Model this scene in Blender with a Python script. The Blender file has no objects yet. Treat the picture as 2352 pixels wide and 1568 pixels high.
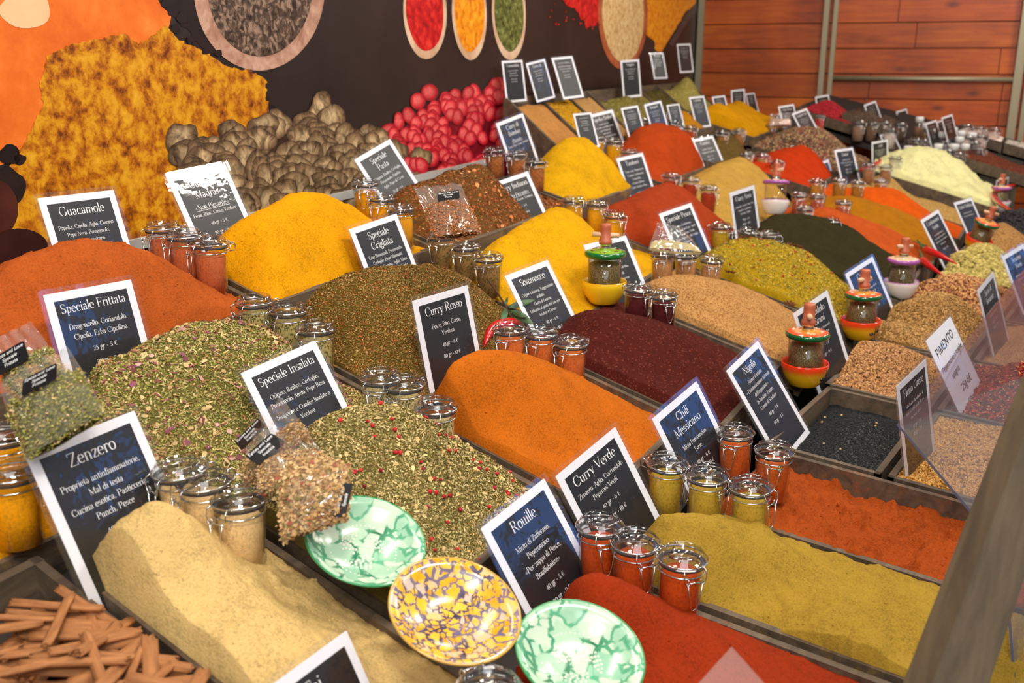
import bpy, math, random
import numpy as np
from mathutils import Vector, Matrix, Quaternion
S = bpy.context.scene
COL = S.collection
random.seed(7); RNG = np.random.default_rng(7)
R_ = math.radians

# ---------------------------------------------------------------- camera
CAM_H = 1.60                                   # eye height; x runs along the stall, y towards the back banner
FPX = 2287.0; TH = R_(33.5); PI_ = math.atan((784-130)/FPX)
h_ = np.array([math.cos(TH), math.sin(TH), 0]); r_ = np.array([math.sin(TH), -math.cos(TH), 0]); z_ = np.array([0, 0, 1.])
CR = np.stack([r_, h_*math.sin(PI_)+z_*math.cos(PI_), h_*math.cos(PI_)-z_*math.sin(PI_)])   # rows: right, up, forward
C0 = np.array([0, 0, CAM_H])
cd = bpy.data.cameras.new('camera'); cam = bpy.data.objects.new('camera', cd); COL.objects.link(cam)
cam.matrix_world = Matrix([[*(CR[0][i], CR[1][i], -CR[2][i]), C0[i]] for i in range(3)] + [[0, 0, 0, 1]])
cd.sensor_width = 36; cd.lens = FPX/2352*36; cd.clip_start = .05
cd.dof.use_dof = True; cd.dof.focus_distance = 1.6; cd.dof.aperture_fstop = 6.3
S.camera = cam
S.view_settings.view_transform = 'Standard'; S.view_settings.look = 'None'
S.view_settings.exposure = -0.04; S.view_settings.gamma = 1

# ---------------------------------------------------------------- world and lamps of the market hall
W = bpy.data.worlds.new('market_hall'); S.world = W; W.use_nodes = True
nt = W.node_tree; nt.nodes.clear()
def wn(t, **k):
    n = nt.nodes.new(t)
    for a, b in k.items(): setattr(n, a, b)
    return n
o = wn('ShaderNodeOutputWorld'); bg = wn('ShaderNodeBackground'); tc = wn('ShaderNodeTexCoord')
sep = wn('ShaderNodeSeparateXYZ'); nt.links.new(tc.outputs['Generated'], sep.inputs[0])
nz = wn('ShaderNodeTexNoise'); nz.inputs['Scale'].default_value = 2.2; nz.inputs['Detail'].default_value = 3
nt.links.new(tc.outputs['Generated'], nz.inputs['Vector'])
rp = wn('ShaderNodeValToRGB'); e = rp.color_ramp.elements
e[0].position = .40; e[0].color = (.20, .17, .14, 1); e[1].position = .62; e[1].color = (.62, .56, .50, 1)
nt.links.new(nz.outputs['Fac'], rp.inputs[0])
# blue patch added for the signs to reflect, beyond the open street side (+x, -y)
def band(out, lo, hi, soft):
    a = wn('ShaderNodeMapRange'); a.inputs[1].default_value = lo-soft; a.inputs[2].default_value = lo+soft; nt.links.new(out, a.inputs[0])
    b = wn('ShaderNodeMapRange'); b.inputs[1].default_value = hi+soft; b.inputs[2].default_value = hi-soft; nt.links.new(out, b.inputs[0])
    m = wn('ShaderNodeMath', operation='MULTIPLY'); nt.links.new(a.outputs[0], m.inputs[0]); nt.links.new(b.outputs[0], m.inputs[1]); return m.outputs[0]
def mulv(a, b):
    m = wn('ShaderNodeMath', operation='MULTIPLY'); nt.links.new(a, m.inputs[0]); nt.links.new(b, m.inputs[1]); return m.outputs[0]
nz2 = wn('ShaderNodeTexNoise'); nz2.inputs['Scale'].default_value = 7; nz2.inputs['Detail'].default_value = 4; nt.links.new(tc.outputs['Generated'], nz2.inputs['Vector'])
cut = wn('ShaderNodeMapRange'); cut.inputs[1].default_value = .575; cut.inputs[2].default_value = .60; nt.links.new(nz2.outputs['Fac'], cut.inputs[0])
mm = mulv(mulv(band(sep.outputs[1], -.86, -.42, .03), band(sep.outputs[2], .10, .46, .03)), cut.outputs[0])
xp = wn('ShaderNodeMath', operation='GREATER_THAN'); xp.inputs[1].default_value = .3; nt.links.new(sep.outputs[0], xp.inputs[0]); mm = mulv(mm, xp.outputs[0])
mx = wn('ShaderNodeMix', data_type='RGBA'); nt.links.new(mm, mx.inputs[0]); nt.links.new(rp.outputs[0], mx.inputs[6]); mx.inputs[7].default_value = (.5, 1.8, 5.6, 1)
nt.links.new(mx.outputs[2], bg.inputs[0]); bg.inputs[1].default_value = .58; nt.links.new(bg.outputs[0], o.inputs[0])
def area(name, loc, target, sx, sy, power, col):
    l = bpy.data.lights.new(name, 'AREA'); l.shape = 'RECTANGLE'; l.size = sx; l.size_y = sy; l.energy = power; l.color = col
    ob = bpy.data.objects.new(name, l); COL.objects.link(ob); ob.location = loc
    ob.rotation_euler = (Vector(target)-Vector(loc)).to_track_quat('-Z', 'Y').to_euler(); return ob
WARM = (1, .92, .80)
# a row of lamps hung along the customer side of the stall, one over its middle, and the cool daylight of the hall
for lx in (-1.3, .2, 1.6, 3.0, 4.4, 5.8):  # the first is added to brighten the dark flank of the ginger heap
    area('stall_lamp', (lx, .05, 2.75), (lx+.15, .95, 1.1), .42, .13, 18, WARM)
area('stall_lamp', (1.2, 1.1, 3.0), (1.2, 1.0, 1.0), 1.0, .25, 15, WARM)
area('stall_lamp', (3.6, 1.3, 3.0), (3.6, 1.2, 1.0), 1.0, .25, 17, WARM)
area('hall_light', (-1.4, -1.6, 3.9), (2.0, .8, 1.0), 2.4, 2.4, 90, (.90, .94, 1))

# ---------------------------------------------------------------- pixel rays and the sloping display planes
def ray(px, py): return np.array([(px-1176)/FPX, -(py-784)/FPX, 1.]) @ CR
# row: sign line y = y0 + s (x - x0), height zb there, falling by t per metre towards the customer
ROW = {1: (1.40, .93, .15, 1.23, .25), 2: (1.16, .77, .15, 1.13, .25), 3: (.88, .7, .10, 1.045, .25), 4: (.50, 1, 0, .91, .06),
       5: (.33, 1, 0, .90, .06), 6: (2.0, 3.0, .17, 1.46, .75)}
def on(px, py, row, up=0):
    y0, x0, s, zb, t = ROW[row]; d = ray(px, py)
    k = (zb+up-CAM_H-t*(y0-s*x0))/(d[2]+t*s*d[0]-t*d[1]); return C0+d*k
def on7(px, py, up=0):
    d = ray(px, py); k = (1.095+up-CAM_H-.19*5.7-.25*1.18)/(d[2]-.19*d[0]-.25*d[1]); return C0+d*k
def rp_(row, x, dy, up=0):
    y0, x0, s, zb, t = ROW[row]; return np.array([x, y0+s*(x-x0)-dy, zb-t*dy+up])
def at_fwd(px, py, dist): return C0+ray(px, py)*dist
def lin(c):
    return tuple(((v/255)/12.92 if v/255 <= .04045 else ((v/255+.055)/1.055)**2.4) for v in c)

# ---------------------------------------------------------------- materials
MATS = {}
def newmat(name):
    m = bpy.data.materials.new(name); m.use_nodes = True; t = m.node_tree; t.nodes.clear()
    out = t.nodes.new('ShaderNodeOutputMaterial'); return m, t, out
def N(t, typ, ins=None, **k):
    n = t.nodes.new(typ)
    for a, b in k.items(): setattr(n, a, b)
    for a, b in (ins or {}).items(): n.inputs[a].default_value = b
    return n
def plain(name, col, rough=.5, metal=0, coat=0, spec=.5):
    if name in MATS: return MATS[name]
    m, t, out = newmat(name); b = N(t, 'ShaderNodeBsdfPrincipled', {'Base Color': (*lin(col), 1), 'Roughness': rough, 'Metallic': metal, 'Coat Weight': coat, 'Specular IOR Level': spec})
    t.links.new(b.outputs[0], out.inputs[0]); MATS[name] = m; return m
def ramp(t, src, stops):
    r = N(t, 'ShaderNodeValToRGB'); el = r.color_ramp.elements
    while len(el) < len(stops): el.new(.5)
    for e, (p, c) in zip(el, stops): e.position = p; e.color = (*c, 1)
    t.links.new(src, r.inputs[0]); return r
def powder(name, col, dark=.68, light=1.2, grain=330, bump=.9, fleck=None, spec=.1):
    """fine ground spice: colour varies softly, grain in the bump"""
    if name in MATS: return MATS[name]
    m, t, out = newmat(name); c = np.array(lin(col))
    tc = N(t, 'ShaderNodeTexCoord'); L = t.links.new
    n1 = N(t, 'ShaderNodeTexNoise', {'Scale': 20, 'Detail': 7, 'Roughness': .72}); L(tc.outputs['Object'], n1.inputs['Vector'])
    n2 = N(t, 'ShaderNodeTexNoise', {'Scale': grain, 'Detail': 4, 'Roughness': .75}); L(tc.outputs['Object'], n2.inputs['Vector'])
    mul = N(t, 'ShaderNodeMath', operation='MULTIPLY'); mul.inputs[1].default_value = .38; L(n1.outputs[0], mul.inputs[0])
    add = N(t, 'ShaderNodeMath', operation='MULTIPLY_ADD'); add.inputs[1].default_value = .62; L(n2.outputs[0], add.inputs[0]); L(mul.outputs[0], add.inputs[2])
    r = ramp(t, add.outputs[0], [(.0, c*dark*.75), (.5, c), (1, np.minimum(c*light, 1))])
    mr = N(t, 'ShaderNodeMapRange', {1: .34, 2: .66}); L(add.outputs[0], mr.inputs[0]); L(mr.outputs[0], r.inputs[0])
    colo = r.outputs[0]
    if fleck:
        v = N(t, 'ShaderNodeTexVoronoi', {'Scale': grain*1.5}); L(tc.outputs['Object'], v.inputs['Vector'])
        sp = N(t, 'ShaderNodeSeparateColor'); L(v.outputs['Color'], sp.inputs[0])
        gt = N(t, 'ShaderNodeMath', operation='GREATER_THAN'); gt.inputs[1].default_value = fleck[1]; L(sp.outputs[0], gt.inputs[0])
        mixf = N(t, 'ShaderNodeMix', data_type='RGBA'); L(gt.outputs[0], mixf.inputs[0]); L(colo, mixf.inputs[6]); mixf.inputs[7].default_value = (*lin(fleck[0]), 1); colo = mixf.outputs[2]
    bp = N(t, 'ShaderNodeBump', {'Strength': bump, 'Distance': .003}); L(n2.outputs[0], bp.inputs['Height'])
    b = N(t, 'ShaderNodeBsdfPrincipled', {'Roughness': .95, 'Specular IOR Level': spec}); L(colo, b.inputs['Base Color']); L(bp.outputs[0], b.inputs['Normal'])
    L(b.outputs[0], out.inputs[0]); MATS[name] = m; return m
def attrmat(name, rough=.8, spec=.3):
    if name in MATS: return MATS[name]
    m, t, out = newmat(name); a = N(t, 'ShaderNodeAttribute', attribute_name='col')
    b = N(t, 'ShaderNodeBsdfPrincipled', {'Roughness': rough, 'Specular IOR Level': spec}); t.links.new(a.outputs['Color'], b.inputs['Base Color'])
    t.links.new(b.outputs[0], out.inputs[0]); MATS[name] = m; return m
def wood(name, c1, c2, scale=(3, 40, 40), rough=.6, dust=None, axis_noise=6, plank=None):
    if name in MATS: return MATS[name]
    m, t, out = newmat(name); L = t.links.new
    tc = N(t, 'ShaderNodeTexCoord'); mp = N(t, 'ShaderNodeMapping'); mp.inputs['Scale'].default_value = scale; L(tc.outputs['Object'], mp.inputs[0])
    n = N(t, 'ShaderNodeTexNoise', {'Scale': 1.0, 'Detail': 8, 'Roughness': .65, 'Distortion': .6}); L(mp.outputs[0], n.inputs['Vector'])
    r = ramp(t, n.outputs[0], [(.3, lin(c1)), (.7, lin(c2))]); colo = r.outputs[0]
    if dust:
        n2 = N(t, 'ShaderNodeTexNoise', {'Scale': 22, 'Detail': 6, 'Roughness': .75}); L(tc.outputs['Object'], n2.inputs['Vector'])
        mr = N(t, 'ShaderNodeMapRange', {1: .54, 2: .76, 3: 0, 4: .6}); L(n2.outputs[0], mr.inputs[0])
        mi = N(t, 'ShaderNodeMix', data_type='RGBA'); L(mr.outputs[0], mi.inputs[0]); L(colo, mi.inputs[6]); mi.inputs[7].default_value = (*lin(dust), 1); colo = mi.outputs[2]
    bp = N(t, 'ShaderNodeBump', {'Strength': .25, 'Distance': .002}); L(n.outputs[0], bp.inputs['Height'])
    b = N(t, 'ShaderNodeBsdfPrincipled', {'Roughness': rough}); L(colo, b.inputs['Base Color']); L(bp.outputs[0], b.inputs['Normal']); L(b.outputs[0], out.inputs[0])
    MATS[name] = m; return m
def film(name, rough=.06, ior=1.5, haze=0, hazecol=(1, 1, 1), bumps=0, bscale=30, tint=(1, 1, 1), gain=1.0):
    """thin clear sheet: transparent plus a Fresnel gloss (plus a little milky haze)"""
    if name in MATS: return MATS[name]
    m, t, out = newmat(name); L = t.links.new
    tr = N(t, 'ShaderNodeBsdfTransparent', {'Color': (*tint, 1)}); gl = N(t, 'ShaderNodeBsdfGlossy', {'Roughness': rough})
    fr = N(t, 'ShaderNodeLayerWeight', {'Blend': .5})          # same gloss seen from either side of the sheet
    pw = N(t, 'ShaderNodeMath', operation='POWER'); pw.inputs[1].default_value = 4.5; L(fr.outputs['Facing'], pw.inputs[0])
    f0 = ((ior-1)/(ior+1))**2*gain
    ma = N(t, 'ShaderNodeMath', operation='MULTIPLY_ADD', use_clamp=True); ma.inputs[1].default_value = 1-f0; ma.inputs[2].default_value = f0; L(pw.outputs[0], ma.inputs[0]); fac = ma.outputs[0]
    base = tr.outputs[0]
    if haze:
        df = N(t, 'ShaderNodeBsdfDiffuse', {'Color': (*hazecol, 1)}); mh = N(t, 'ShaderNodeMixShader', {0: haze}); L(tr.outputs[0], mh.inputs[1]); L(df.outputs[0], mh.inputs[2]); base = mh.outputs[0]
    if bumps:
        tc = N(t, 'ShaderNodeTexCoord'); n = N(t, 'ShaderNodeTexNoise', {'Scale': bscale, 'Detail': 3}); L(tc.outputs['Object'], n.inputs['Vector'])
        bp = N(t, 'ShaderNodeBump', {'Strength': bumps, 'Distance': .004}); L(n.outputs[0], bp.inputs['Height']); L(bp.outputs[0], gl.inputs['Normal']); L(bp.outputs[0], fr.inputs['Normal'])
    mi = N(t, 'ShaderNodeMixShader'); L(fac, mi.inputs[0]); L(base, mi.inputs[1]); L(gl.outputs[0], mi.inputs[2]); L(mi.outputs[0], out.inputs[0])
    MATS[name] = m; return m
def glass(name, rough=0.0, col=(1, 1, 1)):
    if name in MATS: return MATS[name]
    m, t, out = newmat(name); g = N(t, 'ShaderNodeBsdfGlass', {'Color': (*col, 1), 'Roughness': rough, 'IOR': 1.45}); t.links.new(g.outputs[0], out.inputs[0]); MATS[name] = m; return m
STEEL = plain('bright_wire', (215, 215, 215), .18, 1)
JARGLASS = film('jar_glass', .02, 1.5, gain=.9)
LIDGLASS = film('lid_glass', .03, 1.5, gain=2.2, tint=(.93, .94, .95))
RUBBER = plain('seal_rubber', (60, 58, 60), .5)
SLEEVE = film('laminate_film', .055, 1.5, haze=.012, hazecol=(.8, .82, .88), bumps=.30, bscale=20, gain=1.0)
CELLO = film('cellophane', .06, 1.5, haze=.05, bumps=.6, bscale=38, gain=1.8)
ACRYL = film('acrylic_sheet', .03, 1.5, haze=.055, hazecol=(.5, .49, .56), gain=.8, tint=(.93, .92, .95))
CARDW = plain('white_card', (232, 232, 240), .55)
PANEL = plain('black_print', (11, 11, 14), .4)
INK = plain('white_ink', (236, 236, 238), .6)
BLACKINK = plain('black_marker', (18, 18, 26), .6)
CRATE = wood('crate_wood', (54, 44, 34), (112, 93, 72), (4, 30, 30), .7)
CRATES = {}
def crate_mat(dust):
    if dust is None: return CRATE
    k = 'crate_wood_dusty_%d_%d_%d' % tuple(dust)
    return wood(k, (54, 44, 34), (112, 93, 72), (4, 30, 30), .7, dust=dust)

# ---------------------------------------------------------------- mesh helpers
class MB:
    def __init__(s): s.v = []; s.f = []; s.m = []; s.cur = 0
    def add(s, vs, fs):
        o = len(s.v); s.v += [tuple(map(float, p)) for p in vs]; s.f += [tuple(i+o for i in f) for f in fs]; s.m += [s.cur]*len(fs); return s
    def box(s, c, d, rot=None):
        x, y, z = d[0]/2, d[1]/2, d[2]/2
        P = [Vector(p) for p in [(-x,-y,-z),(x,-y,-z),(x,y,-z),(-x,y,-z),(-x,-y,z),(x,-y,z),(x,y,z),(-x,y,z)]]
        if rot is not None: P = [rot @ p for p in P]
        P = [p+Vector(c) for p in P]
        return s.add(P, [(0,3,2,1),(4,5,6,7),(0,1,5,4),(1,2,6,5),(2,3,7,6),(3,0,4,7)])
    def lathe(s, prof, n=24, c=(0, 0, 0), M=None):
        vs = []; fs = []
        for r, z in prof:
            for k in range(n):
                a = 2*math.pi*k/n; p = Vector((r*math.cos(a), r*math.sin(a), z))
                if M is not None: p = M @ p
                vs.append(p+Vector(c))
        for i in range(len(prof)-1):
            for k in range(n):
                a, b = i*n+k, i*n+(k+1) % n; fs.append((a, b, b+n, a+n))
        return s.add(vs, fs)
    def tube(s, pts, r, n=6, closed=False):
        P = [Vector(p) for p in pts]; m = len(P); vs = []; fs = []
        prev = None
        for i, p in enumerate(P):
            a = P[(i-1) % m] if (closed or i > 0) else p; b = P[(i+1) % m] if (closed or i < m-1) else p
            d = (b-a).normalized()
            if prev is None:
                u = d.orthogonal().normalized()
            else:
                u = (prev-d*prev.dot(d)).normalized()
            prev = u; w = d.cross(u); rr = r[i] if isinstance(r, (list, tuple)) else r
            for k in range(n):
                t = 2*math.pi*k/n; vs.append(p+(u*math.cos(t)+w*math.sin(t))*rr)
        for i in range(m if closed else m-1):
            j = (i+1) % m
            for k in range(n): fs.append((i*n+k, i*n+(k+1) % n, j*n+(k+1) % n, j*n+k))
        if not closed:
            fs.append(tuple(range(n))[::-1]); fs.append(tuple((m-1)*n+k for k in range(n)))
        return s.add(vs, fs)
    def ball(s, c, r, n=10, m=7, sc=(1, 1, 1)):
        prof = [(max(1e-5, math.sin(math.pi*i/m)), -math.cos(math.pi*i/m)) for i in range(m+1)]
        M = Matrix.Diagonal((r*sc[0], r*sc[1], r*sc[2])); return s.lathe(prof, n, c, M)
    def build(s, name, mats, parent=None, smooth=True, loc=None):
        me = bpy.data.meshes.new(name); me.from_pydata(s.v, [], s.f)
        for m in (mats if isinstance(mats, (list, tuple)) else [mats]): me.materials.append(m)
        if any(s.m): me.polygons.foreach_set('material_index', s.m)
        if smooth: me.polygons.foreach_set('use_smooth', [True]*len(me.polygons))
        me.update(); ob = bpy.data.objects.new(name, me); COL.objects.link(ob)
        if parent is not None: ob.parent = parent
        if loc is not None: ob.location = loc
        return ob
def auto_sharp(ob, deg=40):
    me = ob.data; me.set_sharp_from_angle(angle=R_(deg)); return ob
def empty(name, loc=(0, 0, 0), M=None):
    ob = bpy.data.objects.new(name, None); COL.objects.link(ob); ob.empty_display_size = .03
    if M is not None: ob.matrix_world = M
    else: ob.location = loc
    return ob
LABELS = set()
def tag(ob, label, cat, group=None, kind=None):
    if label in LABELS and not group: print('DUPLICATE LABEL', label)
    LABELS.add(label)
    ob['label'] = label; ob['category'] = cat
    if group: ob['group'] = group
    if kind: ob['kind'] = kind
    return ob
def copy_tree(o, parent=None):
    c = o.copy(); COL.objects.link(c)
    if parent is not None: c.parent = parent
    for ch in list(o.children): copy_tree(ch, c)
    return c
def np_mesh(name, V, F4, F3, mats, mi=None, col=None, parent=None, smooth=True, loc=(0, 0, 0)):
    """mesh from arrays; F4 quads then F3 triangles; mi material index per face; col per-vertex colour"""
    me = bpy.data.meshes.new(name); V = np.asarray(V, np.float32)
    F4 = np.asarray(F4, np.int32).reshape(-1, 4); F3 = np.asarray(F3, np.int32).reshape(-1, 3)
    me.vertices.add(len(V)); me.vertices.foreach_set('co', V.ravel())
    loops = np.concatenate([F4.ravel(), F3.ravel()]); me.loops.add(len(loops)); me.loops.foreach_set('vertex_index', loops)
    n = len(F4)+len(F3); st = np.concatenate([np.arange(len(F4))*4, len(F4)*4+np.arange(len(F3))*3]).astype(np.int32)
    me.polygons.add(n); me.polygons.foreach_set('loop_start', st)
    if mi is not None: me.polygons.foreach_set('material_index', np.asarray(mi, np.int32))
    me.polygons.foreach_set('use_smooth', np.full(n, bool(smooth)))
    for m in mats: me.materials.append(m)
    if col is not None:
        a = me.attributes.new('col', 'FLOAT_COLOR', 'POINT'); c4 = np.ones((len(V), 4), np.float32); c4[:, :3] = col; a.data.foreach_set('color', c4.ravel())
    me.update(calc_edges=True); me.validate()
    ob = bpy.data.objects.new(name, me); COL.objects.link(ob); ob.location = loc
    if parent is not None: ob.parent = parent
    return ob
def vnoise(x, y, seed=0):
    xi = np.floor(x).astype(np.int64); yi = np.floor(y).astype(np.int64); fx = x-xi; fy = y-yi
    fx = fx*fx*(3-2*fx); fy = fy*fy*(3-2*fy)
    def hsh(a, b):
        k = (a*374761393+b*668265263+seed*1442695041) & 0xffffffff
        k = ((k ^ (k >> 13))*1274126177) & 0xffffffff
        return ((k ^ (k >> 16)) & 0xffff)/65535.0
    return (hsh(xi, yi)*(1-fx)+hsh(xi+1, yi)*fx)*(1-fy)+(hsh(xi, yi+1)*(1-fx)+hsh(xi+1, yi+1)*fx)*fy
def fbm(x, y, scale, octs=4, seed=0, rough=.5):
    t = 0; a = 1; n = 0
    for k in range(octs):
        t = t+a*(vnoise(x*scale*2**k+17.3*k, y*scale*2**k-9.1*k, seed+k)-.5); n += a; a *= rough
    return t/n*2

# ---------------------------------------------------------------- serif lettering drawn as pen strokes
GL = {}
def _g(defs):
    for line in defs.strip().split('\n'):
        k, adv, body = line.split('|', 2); GL[k] = (float(adv), [b.split() for b in body.split(';') if b.strip()])
_g('''a|41|A 18 31 11 12 165 10;L 29 31 29 9;A 34 8 5 6 180 290;A 17 12 11 12 65 360
b|46|L 9 70 9 3;A 23 22 14 21 0 360;S 6 69 8
c|39|A 21 22 16 22 45 315;D 32 33 3.6
d|47|A 20 22 15 21 0 360;L 35 70 35 2;S 32 69 8;S 39 1 9
e|41|A 20 22 16 22 2 315;l 5 24 36 24
f|26|L 12 1 12 55;A 22 55 10 14 180 60;l 3 43 24 43;S 12 1 15;D 27 65 3.4
g|40|A 18 29 12 14 0 360;A 19 -9 15 11 0 360;L 11 17 7 9 12 3 26 1;l 28 39 37 43
h|47|L 9 70 9 1;A 22 28 13 15 175 0;L 35 28 35 1;S 9 1 15;S 35 1 15;S 6 69 8
i|20|L 10 43 10 1;S 10 1 15;S 7 42 8;D 10 60 4.6
l|20|L 10 70 10 1;S 10 1 15;S 7 69 8
k|45|L 9 70 9 1;S 9 1 15;S 6 69 8;l 11 20 34 42;L 19 27 38 1;S 35 42 13;S 39 1 14
m|72|L 9 43 9 1;A 22 28 13 15 175 0;L 35 28 35 1;A 48 28 13 15 175 0;L 61 28 61 1;S 9 1 14;S 35 1 14;S 61 1 14;S 6 42 8
n|47|L 9 43 9 1;A 22 28 13 15 175 0;L 35 28 35 1;S 9 1 14;S 35 1 14;S 6 42 8
o|43|A 21 22 17 22 0 360
p|46|L 9 43 9 -21;A 23 22 14 21 0 360;S 9 -21 15;S 6 42 8
q|46|A 20 22 15 21 0 360;L 35 43 35 -21;S 35 -21 15
r|33|L 9 43 9 1;A 22 28 13 15 170 60;D 29 38 4;S 9 1 15;S 6 42 8
s|33|A 16 33 9 10 30 270;A 16 12 10 11 90 -150;l 25 42 25 34;l 6 10 6 2
t|28|L 12 57 12 9;A 20 9 8 8 180 310;l 3 43 25 43
u|47|L 9 43 9 14;A 21 14 12 13 180 350;L 34 43 34 1;S 6 42 8;S 31 42 8;S 38 1 8
v|40|L 5 43 20 2;l 20 2 35 43;S 6 43 13;S 34 43 12
x|40|L 6 43 34 1;l 34 43 6 1;S 7 43 12;S 33 43 12;S 7 1 12;S 34 1 12
y|40|L 5 43 20 3;l 35 43 14 -19;D 10 -18 4;S 6 43 13;S 34 43 12
z|37|l 5 42 33 42;L 32 41 6 2;l 4 1 34 1;l 5 42 5 34;l 34 1 34 10
w|60|L 5 43 18 2;l 18 2 29 40;L 29 43 43 2;l 43 2 56 43;S 6 43 13;S 55 43 12
A|64|l 4 1 31 68;L 31 68 57 1;l 14 24 47 24;S 6 1 17;S 57 1 20
B|59|L 12 68 12 1;A 28 51 16 17 95 -90;A 30 17 19 17 90 -95;l 5 68 28 68;l 12 34 30 34;l 5 1 30 1
C|66|A 36 34 29 34 40 320;l 58 65 58 46
D|68|L 12 68 12 1;A 26 34 35 34 90 -90;l 4 68 28 68;l 4 1 28 1
E|58|L 12 68 12 1;l 4 68 50 68;l 12 35 38 35;l 4 1 52 1;l 50 68 50 54;l 53 1 53 17;l 38 42 38 28
F|54|L 12 68 12 1;l 4 68 49 68;l 12 35 36 35;S 12 1 18;l 49 68 49 54;l 36 42 36 28
G|70|A 36 34 29 34 40 335;L 60 29 60 8;S 58 29 20;l 58 66 58 48
H|72|L 12 68 12 1;L 58 68 58 1;l 12 35 58 35;S 12 68 17;S 12 1 17;S 58 68 17;S 58 1 17
I|28|L 13 68 13 1;S 13 68 18;S 13 1 18
K|66|L 12 68 12 1;l 13 28 50 68;L 25 40 56 1;S 12 68 17;S 12 1 17;S 50 68 16;S 57 1 17
L|55|L 12 68 12 1;S 12 68 18;l 4 1 50 1;l 50 1 51 18
M|82|l 11 68 11 1;L 11 68 38 4;l 38 4 66 68;L 67 68 67 1;S 9 68 14;S 70 68 14;S 11 1 15;S 67 1 18
N|70|l 12 68 12 1;L 12 68 57 2;l 57 68 57 1;S 9 68 14;S 12 1 15;S 57 68 16
O|70|A 35 34 30 34 0 360
P|56|L 12 68 12 1;A 30 50 18 18 95 -95;l 4 68 30 68;l 12 32 30 32;S 12 1 18
R|64|L 12 68 12 1;A 29 51 17 17 95 -95;l 4 68 30 68;l 12 34 30 34;L 28 34 52 3;S 12 1 18;S 56 1 12
S|48|A 24 51 15 17 35 270;A 24 18 17 17 90 -150;l 40 67 40 53;l 7 16 7 2
T|60|L 29 68 29 1;l 3 68 56 68;l 3 68 3 52;l 56 68 56 52;S 29 1 20
U|66|L 12 68 12 24;A 33 24 21 24 180 360;l 54 68 54 22;S 12 68 18;S 54 68 15
V|62|L 6 68 31 2;l 31 2 56 68;S 7 68 17;S 55 68 15
Z|57|l 6 67 50 67;L 49 66 7 2;l 5 1 52 1;l 6 67 6 52;l 52 1 52 17
0|44|A 22 27 17 27 0 360
1|26|L 13 52 13 1;S 13 1 16;l 5 47 13 52
2|42|A 20 40 13 14 160 0;A 14 34 19 26 0 -60;L 24 12 6 2;l 5 1 37 1
3|40|A 18 40 12 13 150 -90;A 17 13 15 16 90 -150
4|44|l 29 54 4 17;l 4 16 41 16;L 30 54 30 1;S 30 1 14
5|40|l 10 53 33 53;l 10 53 9 31;A 18 17 15 17 110 -150
6|43|A 21 18 15 18 0 360;A 33 18 27 36 180 110
7|40|l 5 53 37 53;L 36 52 15 1
8|42|A 21 41 12 13 0 360;A 21 14 15 15 0 360
9|43|A 21 36 15 18 0 360;A 9 36 27 36 0 -65
€|48|A 28 27 19 27 50 310;l 2 33 34 33;l 2 22 32 22
-|28|B 4 22 24 22
,|20|D 9 4 4.6;l 12 4 6 -11
.|20|D 9 4 4.6
'|16|L 8 68 8 54
«|42|l 18 38 5 22 18 6;l 34 38 21 22 34 6
»|42|l 5 38 18 22 5 6;l 21 38 34 22 21 6
_|40|B 0 22 40 22
''')
GL['à'] = (GL['a'][0], GL['a'][1]+[['l', '10', '60', '22', '50']])
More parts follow.
